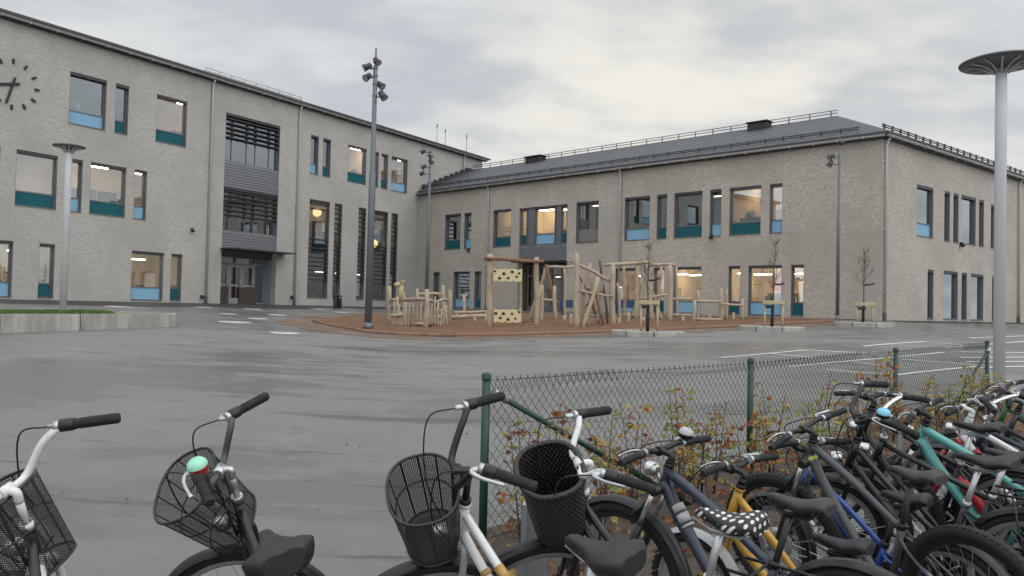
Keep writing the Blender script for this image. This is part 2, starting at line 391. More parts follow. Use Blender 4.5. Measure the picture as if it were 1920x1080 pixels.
for fc, a0, a1 in ((FR, 0, 30), (FE, .5, 28)):
    base = len(mb.v)
    for i in range(41):
        a = a0 + (a1 - a0) * i / 40
        for k in range(3): q = fc.A + fc.t * a - fc.n * (.9 * k / 2 - .02); mb.v.append(gp(q.x, q.y, .007))
    for i in range(40):
        for k in range(2): j = base + i*3 + k; mb.face((j, j+1, j+4, j+3), 0, True)
tag(mb.build('wall_strip', MATS['asphalt_dark']), kind='structure')
# hedge strip of soil along the fence
fA = V((-.145, 4.81)); fT = V((.751, .660)).normalized(); fN = V((-fT.y, fT.x))
fp = lambda s, y=0, dz=0: gp((fA + fT*s + fN*y).x, (fA + fT*s + fN*y).y, dz)
sheet('soil_strip', [fp(-.4, -1.15), fp(9.8, -1.15), fp(9.8, .25), fp(-.4, .25)], G['soil'], .02, sub=.4)
# painted lines
def stroke(a, b, w=.10):
    p, q = gnd(*a), gnd(*b); d = (q - p); d.z = 0; n = V((-d.y, d.x, 0)).normalized() * w / 2; k = max(1, int(d.length / 1.0)); mb = MB()
    for i in range(k):
        u, v = p.lerp(q, i/k), p.lerp(q, (i+1)/k); mb.quad(*[gp(c.x, c.y, .008) for c in (u-n, v-n, v+n, u+n)])
    return mb
lines = MB()
for a, b, w in [((1352, 671), (1515, 656.5), .11), ((1515, 656.5), (1640, 664), .11), ((1440, 663), (1535, 672), .1), ((1619, 650), (1734, 641), .12), ((1734, 641), (1815, 648), .12), ((1668, 646), (1740, 652), .1),
                ((1478, 688), (1662, 672), .1), ((1662, 672), (1770, 661), .1), ((1549, 693), (1676, 704), .09), ((1676, 704), (1832, 687), .1), ((1690, 674), (1850, 686), .1), ((1600, 680), (1700, 690), .09),
                ((1818, 634), (1925, 630), .12), ((1770, 652), (1930, 640), .12), ((1800, 660), (1930, 662), .11), ((1800, 671), (1930, 670), .11), ((1812, 679), (1930, 678), .1), ((1830, 690), (1930, 687), .1)]:
    s = stroke(a, b, w); n = len(lines.v); lines.v += s.v
    for f in s.f: lines.face(tuple(n + i for i in f))
tag(lines.build('bay_markings', G['white_paint_line']), kind='structure')
dots = MB()
for x, y, w in [(222, 575.5, .55), (381, 576.5, .4), (474, 580, .45), (428, 589, .36), (520, 591, .40), (484, 598, .36), (440, 604.5, .55), (534, 625, .42), (600, 580.5, .36), (641, 586, .42)]:
    p = gnd(x, y); u = V((p.x, p.y, 0)).normalized(); v = V((-u.y, u.x, 0)); n = len(dots.v)
    pts = [p + v*(w*1.0*math.cos(a)) + u*(w*1.0*math.sin(a)) for a in [2*PI*i/20 for i in range(20)]]
    dots.poly([gp(q.x, q.y, .01) for q in pts][::-1])
mt, T = newmat('worn_dots'); p = princ(T, (.55, .55, .53), .6, 0, .3); tr = T.n('ShaderNodeBsdfTransparent'); mx = T.n('ShaderNodeMixShader'); T.link(T.math('MULTIPLY', T.ramp(T.noise(T.obj, 1.6, 6, .8), .30, .5), .95), mx.inputs[0]); T.link(tr.outputs[0], mx.inputs[1]); T.link(p.outputs[0], mx.inputs[2]); T.link(mx.outputs[0], T.out)
tag(dots.build('play_markings', G['worn_dots']), kind='structure')

# ------------------------------------------------------------------ buildings
def frameM(fc, base): return M4.Translation(V((fc.A.x, fc.A.y, 0)) - V(base)) @ M4.Rotation(fc.ang, 4, 'Z')
def wall_mesh(s0, s1, z0, z1, ops, depth=.22, thick=.4):
    mb = MB(); X = sorted({s0, s1, *[o[0] for o in ops], *[o[1] for o in ops]}); Z = sorted({z0, z1, *[o[2] for o in ops], *[o[3] for o in ops]})
    inside = lambda x, z: any(o[0] < x < o[1] and o[2] < z < o[3] for o in ops)
    for i in range(len(X)-1):
        for j in range(len(Z)-1):
            if inside((X[i]+X[i+1])/2, (Z[j]+Z[j+1])/2): continue
            a, b, c, d = X[i], X[i+1], Z[j], Z[j+1]
            mb.quad((a, 0, c), (b, 0, c), (b, 0, d), (a, 0, d)); mb.quad((b, thick, c), (a, thick, c), (a, thick, d), (b, thick, d))
    for o in ops:
        a, b, c, d = o[:4]; k = thick
        mb.quad((a, 0, c), (a, 0, d), (a, k, d), (a, k, c)); mb.quad((b, 0, d), (b, 0, c), (b, k, c), (b, k, d))
        mb.quad((a, 0, d), (b, 0, d), (b, k, d), (a, k, d)); mb.quad((b, 0, c), (a, 0, c), (a, k, c), (b, k, c))
    mb.quad((s0, 0, z0), (s0, 0, z1), (s0, thick, z1), (s0, thick, z0)); mb.quad((s1, 0, z1), (s1, 0, z0), (s1, thick, z0), (s1, thick, z1))
    mb.quad((s0, 0, z1), (s1, 0, z1), (s1, thick, z1), (s0, thick, z1))
    return mb
def window(par, Mx, x0, x1, z0, z1, panel=None, y=.17, mull=(), louv=None, ph=.63, sill=True):
    f = MB(); w = .055; d = .07; e = .004
    x0 += e; x1 -= e; z0 += e; z1 -= e; zp = z0 + ph if panel else z0
    f.box((x0, y, z0), (x0+w, y+d, z1)); f.box((x1-w, y, z0), (x1, y+d, z1)); f.box((x0+w, y, z1-w), (x1-w, y+d, z1)); f.box((x0+w, y, z0), (x1-w, y+d, z0+w))
    if panel: f.box((x0+w, y+.002, zp-.03), (x1-w, y+d, zp+.03))
    for q in mull: f.box((x0+(x1-x0)*q-.025, y+.003, z0+w), (x0+(x1-x0)*q+.025, y+d, z1-w))
    # metal head trim and sill of the opening
    f.box((x0, .012, z1-.13), (x1, y-.003, z1), 1); f.box((x1-.018, .02, z0+.03), (x1, y-.003, z1-.132)); f.box((x0, .02, z0+.03), (x0+.018, y-.003, z1-.132))
    if sill: f.box((x0-.0, -.04, z0), (x1, y-.003, z0+.028))
    wo = f.build('window', [G['frame_grey'], G['dark_metal']], par, mat=Mx)
    gl = MB(); gy = y + .035; gl.quad((x0+w*.8, gy, zp+w*.3), (x1-w*.8, gy, zp+w*.3), (x1-w*.8, gy, z1-w*.8), (x0+w*.8, gy, z1-w*.8)); gl.build('pane', G['glass'], wo)
    if panel:
        p = MB(); p.box((x0+w, y+.025, z0+w), (x1-w, y+.05, zp-.03)); p.build('panel', G[panel], wo)
    if louv:
        l = MB()
        for z in louv:
            l.box((x0+.03, .02, z-.032), (x1-.03, .12, z+.032))
        for q in (0.0, *mull, 1.0): l.box((x0+.02+(x1-x0-.09)*q, .122, min(louv)-.1), (x0+.07+(x1-x0-.09)*q, .16, max(louv)+.1))
        l.build('louvre', G['louvre_grey'], wo)
    return wo
def rooms(par, Mx, s0, s1, floors, depth, parts, lampat, dark=(), warm=.35):
    for fi, (zf, zc) in enumerate(floors):
        r = MB(); xs = [s0] + [p for p in parts[fi]] + [s1]
        for i in range(len(xs)-1):
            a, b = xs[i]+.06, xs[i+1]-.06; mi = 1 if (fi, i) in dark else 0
            r.quad((a, depth, zf), (b, depth, zf), (b, depth, zc), (a, depth, zc), mi)
            r.quad((a, .42, zf), (a, depth, zf), (a, depth, zc), (a, .42, zc), mi); r.quad((b, depth, zf), (b, .42, zf), (b, .42, zc), (b, depth, zc), mi)
            r.quad((a, .42, zc), (a, depth, zc), (b, depth, zc), (b, .42, zc), mi); r.quad((a, .42, zf), (b, .42, zf), (b, depth, zf), (a, depth, zf), 2)
            # cupboards, boards and tables seen through the panes
            x = a + .5
            while x < b - 1.2:
                wd = random.uniform(.8, 1.6); hh = random.choice((.9, 1.9, 1.3)); dp = random.uniform(.4, .6); x1 = min(x+wd, b-.1)
                r.box((x, depth-dp, zf+.003), (x1, depth-.01, zf+hh), 3)
                if random.random() < .5 and hh < 1.4: r.box((x+.1, depth-.08, zf+1.5), (x1-.1, depth-.012, zf+2.4), random.choice((4, 5, 6, 6, 7)))
                else:
                    for k in range(3):
                        if random.random() < .7: r.box((x + k*.3, dp and depth-dp-.004, zf+.2+.4*k), (x + k*.3 + .25, depth-dp-.001, zf+.5+.4*k), random.choice((4, 5, 6, 6, 7)))
                x += wd + random.uniform(.3, 1.5)
            x = a + .4
            while x < b - 1.3:
                if random.random() < .75:
                    hh = random.choice((.74, .9, 1.05)); r.box((x, .9, zf+.003), (x+1.1, 1.5, zf+hh), 3)
                    if random.random() < .6: xx = x + random.uniform(.1, .7); r.box((xx, 1.0, zf+hh+.002), (xx+random.uniform(.1, .4), 1.25, zf+hh+random.uniform(.12, .4)), random.choice((3, 3, 6, 4, 7)))
                x += 1.8
        r.build('room', [G['room_wall'], G['room_unlit'], G['room_floor'], G['room_furniture'], G['board_orange'], G['panel_blue'], G['room_paper'], G['room_red']], par, mat=Mx)
        for i in range(len(xs)-1):
            if (fi, i) in dark and (fi + i) % 2: continue
            a, b = xs[i]+.5, xs[i+1]-.5; x = a
            while x < b - .6:
                for y in (1.5, 3.4):
                    if random.random() < (1 if warm > .5 and y > 2 else .75 if y > 2 else .25):
                        zl = lampat[fi] + (y - 2.4) * (.02, .13, .27)[fi] - .05; ln = random.choice((.45, .9, 1.1)); l = MB(); ln = min(ln, b - x)
                        l.box((x, y, zl), (x+ln, y+.16, zl+.05)); l.box((x+ln*.5-.01, y+.07, zl+.053), (x+ln*.5+.01, y+.09, zc-.01), 1); l.build('ceiling_lamp', [G['lamp_dim' if (fi, i) in dark else ('lamp_warm' if random.random() < warm else 'lamp_white')], G['dark_metal']], par, mat=Mx)
                x += random.uniform(1.7, 2.6)
def downpipe(par, Mx, s, z0, z1, y=-.09):
    p = MB(); p.tube([(s, y, z0+.35), (s, y, z1-.35), (s, y-.06, z1-.1), (s, y-.14, z1+.02)], .055, 8)
    p.tube([(s, y, z0-.3), (s, y, z0+.36)], .07, 8, 1)
    for z in (z0+1.2, (z0+z1)/2, z1-1): p.box((s-.08, y+.02, z-.03), (s+.08, .0, z+.03))
    p.build('downpipe', [G['pipe_grey'], G['dark_metal']], par, mat=Mx)
def eave(par, Mx, s0, s1, z, guard=None, hook=1.1, name='gutter'):
    p = MB(); p.box((s0, -.20, z-.02), (s1, -.003, z+.20)); p.build('fascia', G['dark_metal'], par, mat=Mx)
    p = MB(); p.tube([(s0, -.30, z+.10), (s1, -.30, z+.10)], .085, 8)
    x = s0 + .3
    while x < s1: p.box((x-.02, -.40, z+.0), (x+.02, -.202, z+.205)); x += hook
    p.build('gutter', G['pipe_grey'], par, mat=Mx)
def rail(par, Mx, s0, s1, y, z, h, step, mat='grey_metal', name='snow_guard', rs=(.5, 1.0)):
    p = MB(); x = s0
    while x <= s1 + 1e-6: p.box((x-.025, y-.03, z-.05), (x+.025, y+.03, z+h)); p.box((x-.02, y, z-.05), (x+.02, y+.35, z-.01)); x += step
    for q in rs: p.tube([(s0, y, z+h*q), (s1, y, z+h*q)], .025, 5)
    p.build(name, G[mat], par, mat=Mx)

# --- three storey wing
bl = empty('school_wing', M4.Translation(FL.w(0, 1.4)), 'pale grey brick three storey school wing with wall clock and glazed entrance bay', 'school building')
ML = frameM(FL, FL.w(0, 1.4)); T3, T2, T1 = (9.24, 11.56), (5.34, 7.70), (1.47, 3.83)
LW = [(2.46, 4.12, T3, 'panel_blue'), (4.55, 5.19, T3, 'panel_teal'), (6.60, 8.26, T3, 'panel_teal'), (16.47, 17.10, T3, 'panel_blue'), (17.45, 18.09, T3, 'panel_teal'), (19.54, 21.20, T3, 'panel_teal'), (21.72, 22.35, T3, 'panel_blue'), (22.60, 23.26, T3, 'panel_teal'), (23.60, 25.24, T3, 'panel_blue'),
      (.41, 2.08, T2, 'panel_teal'), (2.53, 3.17, T2, 'panel_blue'), (3.53, 5.20, T2, 'panel_teal'), (5.61, 6.25, T2, 'panel_blue'),
      (-1.2, .43, T1, 'panel_blue'), (1.46, 2.11, T1, 'panel_teal'), (5.62, 7.27, T1, 'panel_blue'), (7.66, 8.27, T1, 'panel_teal'),
      (-3.6, -1.95, T3, 'panel_teal'), (-4.6, -2.95, T2, 'panel_blue'), (-2.3, -.2, T2, 'panel_teal'), (-5.2, -3.5, T1, 'panel_blue')]
TW = [(16.52, 18.15), (18.55, 19.20), (20.62, 21.32), (21.80, 23.40), (23.72, 24.40)]
bay = (10.56, 14.18)
ops = [(a, b, *t) for a, b, t, p in LW] + [(a, b, 1.84, 7.73) for a, b in TW] + [(*bay, 1.0, 11.56)]
wall_mesh(-16, 34.1, .6, 13.0, ops).build('wall', G['brick_pale'], bl, mat=ML)
e = MB(); e.box((33.7, .402, .6), (34.1, 16, 13.0)); e.box((-16, .402, .6), (-15.6, 16, 13.0)); e.box((-15.6, 15.6, .6), (33.7, 16, 13.0)); e.build('end_wall', G['brick_pale'], bl, mat=ML)
for a, b, t, p in LW: window(bl, ML, a, b, *t, p)
for i, (a, b) in enumerate(TW):
    wide = b - a > 1
    lv = [2.95 + .27*k for k in range(10)] + ([] if wide else [5.9 + .3*k for k in range(6)])
    if wide: lv += [7.2, 7.5]
    window(bl, ML, a, b, 1.84, 7.73, None, mull=(), louv=lv)
# entrance bay
window(bl, ML, bay[0], bay[1], 9.0, 11.56, None, y=.20, mull=(.15, .42, .58, .84), louv=[10.28 + .25*k for k in range(6)], sill=False)
window(bl, ML, bay[0], bay[1], 5.28, 7.62, None, y=.20, mull=(.15, .42, .58, .84), louv=[6.15 + .25*k for k in range(6)], sill=False)
for z0, z1 in ((7.625, 8.995), (4.36, 5.275)):
    c = MB(); c.box((bay[0]+.01, .12, z0), (bay[1]-.01, .3, z1)); z = z0 + .02
    while z < z1 - .1: c.box((bay[0]+.012, .085, z), (bay[1]-.012, .118, z+.115)); z += .15
    c.build('cladding', G['grey_metal'], bl, mat=ML)
c = MB(); c.box((bay[0]-.1, -1.0, 4.27), (bay[1]+.55, -.005, 4.345)); c.build('canopy', G['dark_metal'], bl, mat=ML)
c = MB(); c.box((bay[0]-.10, .41, 4.0), (bay[1]+.10, 1.2, 4.3), 1); c.box((bay[0]-.12, .41, 1.0), (bay[0]+.008, 1.2, 3.99)); c.box((bay[1]-.008, .41, 1.0), (bay[1]+.12, 1.2, 3.99))
for x in (0, .30, 2.95, 3.56): c.box((bay[0]+.01+x, 1.0, 1.0), (bay[0]+.06+x, 1.1, 4.0))
for z in (1.42, 3.62, 3.95): c.box((bay[0]+.06, 1.001, z-.03), (bay[1]-.03, 1.099, z+.04))
c.build('door_surround', [G['door_grey'], G['dark_metal']], bl, mat=ML)
gl = MB(); gl.quad((bay[0]+.05, 1.05, 3.66), (bay[1]-.05, 1.05, 3.66), (bay[1]-.05, 1.05, 3.92), (bay[0]+.05, 1.05, 3.92)); gl.quad((bay[0]+.06, 1.05, 1.46), (bay[0]+.31, 1.05, 1.46), (bay[0]+.31, 1.05, 3.6), (bay[0]+.06, 1.05, 3.6)); gl.quad((bay[0]+3.0, 1.05, 1.46), (bay[0]+3.56, 1.05, 1.46), (bay[0]+3.56, 1.05, 3.6), (bay[0]+3.0, 1.05, 3.6)); gl.build('transom_pane', G['glass'], bl, mat=ML)
for x0, x1 in ((.38, 1.22), (1.24, 2.06), (2.08, 2.92)):
    d = MB(); a, b = bay[0]+x0, bay[0]+x1; w = .13
    d.box((a, .99, 1.44), (a+w, 1.06, 3.57)); d.box((b-w, .99, 1.44), (b, 1.06, 3.57)); d.box((a+w, .99, 3.42), (b-w, 1.06, 3.57)); d.box((a+w, .99, 1.44), (b-w, 1.06, 1.72)); d.box((a+w, .992, 2.36), (b-w, 1.055, 2.46))
    do = d.build('door', G['door_grey'], bl, mat=ML)
    q = MB(); q.quad((a+w, 1.03, 1.72), (b-w, 1.03, 1.72), (b-w, 1.03, 3.42), (a+w, 1.03, 3.42)); q.build('pane', G['glass'], do)
    q = MB(); q.tube([(b-.1, .95, 2.2), (b-.1, .95, 2.9)], .02, 6); q.box((b-.11, .95, 2.25), (b-.09, .99, 2.28)); q.box((b-.11, .95, 2.82), (b-.09, .99, 2.85)); q.build('handle', G['alloy'], do)
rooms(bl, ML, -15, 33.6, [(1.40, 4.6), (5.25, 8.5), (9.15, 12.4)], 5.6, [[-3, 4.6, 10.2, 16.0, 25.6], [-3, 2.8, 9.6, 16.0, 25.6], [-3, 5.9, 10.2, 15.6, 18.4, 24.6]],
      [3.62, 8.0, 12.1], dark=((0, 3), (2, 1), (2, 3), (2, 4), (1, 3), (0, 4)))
for px, py in ((598, 395), (706, 455)):
    s, z = FL.on(px, py); l = MB(); l.ball((s+.55, .75, z), .27, 20); l.tube([(s+.55, .75, z+.26), (s+.55, .75, 8.5)], .012, 5, 1); l.build('globe_lamp', [G['globe_glow'], G['dark_metal']], bl, mat=ML)
for px, z1 in ((383, 13.0), (549, 13.0)): downpipe(bl, ML, FL.on(px, 560)[0] + .05, 1.4, z1)
downpipe(bl, ML, 31.6, 8.6, 13.0)
eave(bl, ML, -16.2, 34.4, 13.0)
rf = MB(); zr = 13.22
rf.quad((-16.4, -.42, zr), (34.6, -.42, zr), (34.6, 8.2, zr+.9), (-16.4, 8.2, zr+.9)); rf.quad((-16.4, 8.2, zr+.9), (34.6, 8.2, zr+.9), (34.6, 16.4, zr), (-16.4, 16.4, zr))
rf.box((-16.4, -.45, zr-.10), (34.6, -.424, zr+.02)); rf.poly([(34.6, -.42, zr), (34.6, 16.4, zr), (34.6, 8.2, zr+.9)]); rf.quad((-16.4, -.42, zr-.08), (-16.4, 16.4, zr-.08), (34.6, 16.4, zr-.08), (34.6, -.42, zr-.08))
rf.build('roof', G['roof_sheet'], bl, mat=ML)
rail(bl, ML, 9.2, 15.6, -.05, zr+.05, .30, .8, 'pipe_grey')
rail(bl, ML, 15.9, 34.0, .3, zr+.05, .16, .55, 'dark_metal'); rail(bl, ML, -14, 9.0, .3, zr+.05, .16, .55, 'dark_metal')
for s, h in ((29.6, 1.9), (30.6, 1.7), (33.3, 1.8)):
    a = MB(); a.tube([(s, 1.0, zr), (s, 1.0, zr+h)], .022, 5); a.box((s-.06, .94, zr), (s+.06, 1.06, zr+.25)); a.box((s-.035, .965, zr+h-.25), (s+.035, 1.035, zr+h)); a.build('antenna', G['grey_metal'], bl, mat=ML)
# wall clock
cx, cz = FL.on(23, 158); ck = MB()
for i in range(12):
    a = i * PI / 6; T = M4.Translation((cx, -.03, cz)) @ M4.Rotation(a, 4, 'Y'); L = .17
    ck.bev((-.045, -.03, .86), (.045, .025, .86+L*1.2), .008, 0, T)
cko = ck.build('clock', G['black'], bl, mat=ML)
for ang, ln, tl, wd in ((195, .88, .30, .05), (256, .66, .28, .06)):
    h = MB(); T = M4.Translation((cx, -.05 - (.02 if ln > .7 else 0), cz)) @ M4.Rotation(math.radians(ang), 4, 'Y'); h.bev((-wd, -.012, -tl), (wd, .006, ln), .005, 0, T); h.build('hand', G['black'], cko)
for px, py in ((359, 431), (377, 556), (545, 557)):
    s, z = FL.on(px, py); q = MB(); q.box((s-.05, -.12, z-.03), (s+.05, .0, z+.08)); q.ball((s, -.13, z-.04), .09, 10); q.build('wall_camera', G['black'], bl, mat=ML)

# --- two storey wing
corner = FR.w(30.42)
br = empty('school_wing', M4.Translation(V((corner.x, corner.y, 1.4))), 'brown brick two storey school wing with dark hipped roof behind the playground', 'school building')
MR = frameM(FR, (corner.x, corner.y, 1.4)); ME = frameM(FE, (corner.x, corner.y, 1.4))
U2, U1 = (5.37, 7.74), (1.46, 3.86)
RW = [(2.40, 3.94, U2, 'panel_teal'), (4.28, 4.96, U2, 'panel_blue'), (6.96, 8.50, U2, 'panel_teal'), (13.65, 15.25, U2, None), (17.02, 18.64, U2, 'panel_blue'), (19.08, 19.70, U2, 'panel_teal'), (20.13, 21.76, U2, 'panel_teal'), (22.19, 22.82, U2, 'panel_blue'), (23.26, 24.90, U2, 'panel_teal'), (25.33, 25.96, U2, 'panel_blue'),
      (1.35, 2.0, U1, 'panel_teal'), (3.38, 4.94, U1, 'panel_blue'), (5.37, 6.01, U1, 'panel_teal'), (16.5, 18.12, U1, 'panel_blue'), (18.96, 19.62, U1, 'panel_teal'), (20.17, 21.78, U1, 'panel_blue'), (23.26, 23.89, U1, 'panel_teal'), (24.31, 25.98, U1, 'panel_blue'), (26.43, 27.03, U1, 'panel_teal')]
rb = (9.20, 13.0)
ops = [(a, b, *t) for a, b, t, p in RW] + [(*rb, 1.0, 7.70)]
wall_mesh(-.9, 30.42, .6, 9.30, ops).build('wall', G['brick_brown'], br, mat=MR)
for a, b, t, p in RW:
    window(br, MR, a, b, *t, p)
s = MB(); s.box((13.72, .172, 5.45), (15.18, .235, 6.15)); s.build('panel', G['panel_grey'], br, mat=MR)
for a, b, p in ((9.26, 9.80, 'panel_teal'), (10.44, 12.06, 'panel_blue'), (12.48, 12.96, 'panel_teal')): window(br, MR, a, b, 5.40, 7.66, p, y=.15, sill=False)
c = MB()
for x0, x1, z0, z1 in ((rb[0]+.005, rb[1]-.005, 4.40, 5.395), (9.805, 10.435, 5.395, 7.69), (12.065, 12.475, 5.395, 7.69)):
    c.box((x0, .14, z0), (x1, .3, z1)); z = z0 + .02
    while z < z1 - .1: c.box((x0+.002, .105, z), (x1-.002, .138, z+.115)); z += .15
c.build('cladding', G['grey_metal'], br, mat=MR)
c = MB(); c.box((rb[0], -.7, 4.30), (rb[1]+.1, -.005, 4.37)); c.build('canopy', G['dark_metal'], br, mat=MR)
for x0, x1 in ((9.25, 10.2), (10.2, 11.15), (11.15, 12.05), (12.05, 12.95)):
    d = MB(); w = .11; y = .8; d.box((x0+.004, y, 1.2), (x0+w, y+.07, 4.2)); d.box((x1-w, y, 1.2), (x1-.004, y+.07, 4.2)); d.box((x0+w, y, 3.5), (x1-w, y+.07, 3.62)); d.box((x0+w, y, 1.2), (x1-w, y+.07, 1.7)); d.box((x0+w, y, 4.08), (x1-w, y+.07, 4.2))
    do = d.build('door', G['frame_grey'], br, mat=MR); q = MB(); q.quad((x0+w, y+.03, 1.7), (x1-w, y+.03, 1.7), (x1-w, y+.03, 4.08), (x0+w, y+.03, 4.08)); q.build('pane', G['glass'], do)
EW = [(3.22, 4.90, (5.28, 7.66), 'panel_blue'), (6.08, 6.70, (5.25, 7.68), None), (7.08, 7.68, (5.25, 7.68), None), (8.0, 9.72, (5.27, 7.70), None), (10.12, 10.74, (5.27, 7.69), None), (11.62, 12.24, (5.27, 7.6), None), (16.5, 18.1, (5.27, 7.6), 'panel_blue'),
      (4.38, 5.0, (1.48, 3.80), None), (6.06, 7.67, (1.47, 3.83), None), (8.10, 8.73, (1.47, 3.83), None), (9.18, 10.75, (1.47, 3.83), None), (11.85, 12.42, (1.45, 3.83), None), (17, 18.6, (1.45, 3.83), 'panel_teal')]
wall_mesh(.0, 30, .6, 9.30, [(a, b, *t) for a, b, t, p in EW], thick=.4).build('wall', G['brick_brown'], br, mat=ME)
for a, b, t, p in EW:
    wo = window(br, ME, a, b, *t, p, y=.12)
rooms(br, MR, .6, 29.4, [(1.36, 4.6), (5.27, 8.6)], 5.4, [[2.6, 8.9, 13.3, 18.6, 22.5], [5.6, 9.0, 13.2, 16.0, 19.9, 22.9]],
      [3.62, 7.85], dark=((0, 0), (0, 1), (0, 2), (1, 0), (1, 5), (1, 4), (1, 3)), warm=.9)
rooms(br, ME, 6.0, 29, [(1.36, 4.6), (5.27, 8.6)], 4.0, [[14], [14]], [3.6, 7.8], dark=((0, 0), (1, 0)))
for px in (913, 1161): downpipe(br, MR, FR.on(px, 560)[0], 1.35, 9.28)
downpipe(br, ME, .16, 1.35, 9.28); downpipe(br, ME, 15.3, 1.35, 9.28)
eave(br, MR, -.3, 30.6, 9.28); eave(br, ME, -.2, 30, 9.28)
# hipped roof (world coordinates relative to the corner)
Wb = M4.Translation(V((corner.x, corner.y, 1.4))).inverted()
d = ray(1570, 217); dR = 6.0; Y = (dR + FR.A.dot(FR.n)) / ((d.x * FR.n.x + d.y * FR.n.y) / d.y); rp = EYE + d * (Y / d.y)
ridge_h = rp.z; rs = (V((rp.x, rp.y)) - FR.A).dot(FR.t); es = (V((rp.x, rp.y)) - FE.A).dot(FE.t); dE = (V((rp.x, rp.y)) - FE.A).dot(FE.n)
ze = 9.50
def cross_pt(yr, ye):
    # point at setback yr from R and ye from E
    a = FR.n; b = FE.n; det = a.x*b.y - a.y*b.x; ca = FR.A.dot(a) + yr; cb = FE.A.dot(b) + ye
    return V(((ca*b.y - cb*a.y) / det, (a.x*cb - b.x*ca) / det))
ec = cross_pt(-.42, -.42); EC = V((ec.x, ec.y, ze)); RE = V((rp.x, rp.y, ridge_h))
RL = FR.w(-1.2, ridge_h, dR); EL = FR.w(-.1, ze, -.42); EF = FE.w(32, ze, -.42); RF = FE.w(32, ridge_h, dE)
rf = MB(); rf.quad(EL, EC, RE, RL); rf.quad(EC, EF, RF, RE); rf.quad(RL, RE, FR.w(rs, ze, 2*dR), FR.w(-2.0, ze, 2*dR)); rf.poly([RE, RF, FE.w(32, ze, 2*dE), FR.w(rs, ze, 2*dR)])
dn = V((0, 0, -.10)); rf.quad(EL, EL+dn, EC+dn, EC); rf.quad(EC, EC+dn, EF+dn, EF)
rf.build('roof', G['roof_sheet'], br, Wb)
def slope(s, y): return FR.w(s, ze + (ridge_h - ze) * (y + .42) / (dR + .42), y)
seam = MB(); x = .6
while x < 29.5:
    y1 = dR if x < rs else .0
    a, b = slope(x, -.40), slope(x, min(dR - .05, (30.6 - x) * 1.12 if x > rs else dR - .05)); n = V((0, 0, .012)); seam.tube([a + n*.3, b + n*.3], .007, 4); x += .6
seam.build('roof_seam', G['roof_sheet'], br, Wb)
ridge = MB()
for h in (.15, .30): ridge.tube([RL + V((0, 0, h)), RE + V((0, 0, h))], .028, 5)
x = -.5
while x < rs:
    p = FR.w(x, ridge_h, dR); ridge.box(p + V((-.03, -.03, -.05)), p + V((.03, .03, .32))); x += 1.15
ridge.build('ridge_rail', G['grey_metal'], br, Wb)
sg = MB()
for k in (0,):
    sg.tube([slope(.4, .35) + V((0, 0, .18)), slope(29.3, .35) + V((0, 0, .18))], .03, 5); sg.tube([slope(.4, .35) + V((0, 0, .09)), slope(29.3, .35) + V((0, 0, .09))], .03, 5)
    x = .6
    while x < 29.3: p = slope(x, .35); sg.box(p + V((-.03, -.03, -.03)), p + V((.03, .03, .22))); x += .9
sg.build('snow_guard', G['dark_metal'], br, Wb)
def slopeE(s, y): return FE.w(s, ze + (ridge_h - ze) * (y + .42) / (dE + .42), y)
sg = MB()
for h in (.10, .19): sg.tube([slopeE(.3, .2) + V((0, 0, h)), slopeE(28, .2) + V((0, 0, h))], .028, 5)
x = .5
while x < 28: p = slopeE(x, .2); sg.box(p + V((-.035, -.035, -.03)), p + V((.035, .035, .24))); x += .75
sg.build('snow_guard', G['dark_metal'], br, Wb)
for px, py, w, h in ((1425, 239, 1.15, .30), (1005, 303, 1.4, .30)):
    s, y = FR.on(px, py)[0], 0
    # stand the hood on the slope close to the ridge
    best = min((abs((EYE + (FR.w(q, ridge_h - .2, dR - .5) - EYE)).x / FR.w(q, 0, dR - .5).y - (ray(px, py).x / ray(px, py).y)), q) for q in [i * .05 for i in range(0, 600)])[1]
    p = slope(best, dR - .55); q = MB(); T = M4.Translation(p) @ M4.Rotation(FR.ang, 4, 'Z'); q.bev((-w/2, -.35, -.25), (w/2, .35, h), .05, 0, T); q.box((-w/2-.06, -.42, h+.003), (w/2+.06, .42, h+.06), 0, T)
    q.build('roof_vent', G['black'], br, Wb)
fl = MB()
for i in range(9):
    y = .1 + i * .62; p = FR.w(-.12 - y * .17, 0, y); z = slope(0, y).z; T = M4.Translation((p.x, p.y, z)) @ M4.Rotation(FR.ang, 4, 'Z'); fl.box((-.05, -.05, -.1), (.20, .5, .34), 0, T)
fl.build('flashing', G['dark_metal'], br, Wb)
for px, py, fc, Mx in ((880, 468, FR, MR), (1335, 443, FR, MR), (1800, 458, FE, ME)):
    s, z = fc.on(px, py); q = MB(); q.box((s-.05, -.12, z-.02), (s+.05, .0, z+.1)); q.ball((s, -.13, z-.05), .11, 10); q.build('wall_camera', G['black'], br, mat=Mx)
# plants on an upper window ledge, silhouette dark put into their colour
def pot(fc, px, py, h, label, y=.55):
    s, z = fc.on(px, py); s += y * .6; b = fc.w(s, z, y)
    t = Thing('potted_plant', b, label, 'plant'); q = MB(); q.lathe([(.0, 0), (.09, 0), (.13, .2), (.11, .2), (.09, .05)], 14, M4.Translation(b)); t.add('pot', q, G['black'])
    q = MB()
    for i in range(70):
        a = random.uniform(0, 2*PI); r = random.uniform(0, .17); p = b + V((r*math.cos(a), r*math.sin(a), .2 + random.uniform(0, h))); d = V((math.cos(a), math.sin(a), random.uniform(0, 1))).normalized() * .09; n = d.orthogonal().normalized() * .03
        q.quad(p - d, p + n, p + d, p - n)
    t.add('foliage', q, G['trunk_wrap'])
pot(FR, 1417, 412, .42, 'tall potted plant in dark silhouette inside the brightly lit upper window')
pot(FR, 1382, 414, .16, 'low potted plant in dark silhouette in the left corner of the lit upper window')

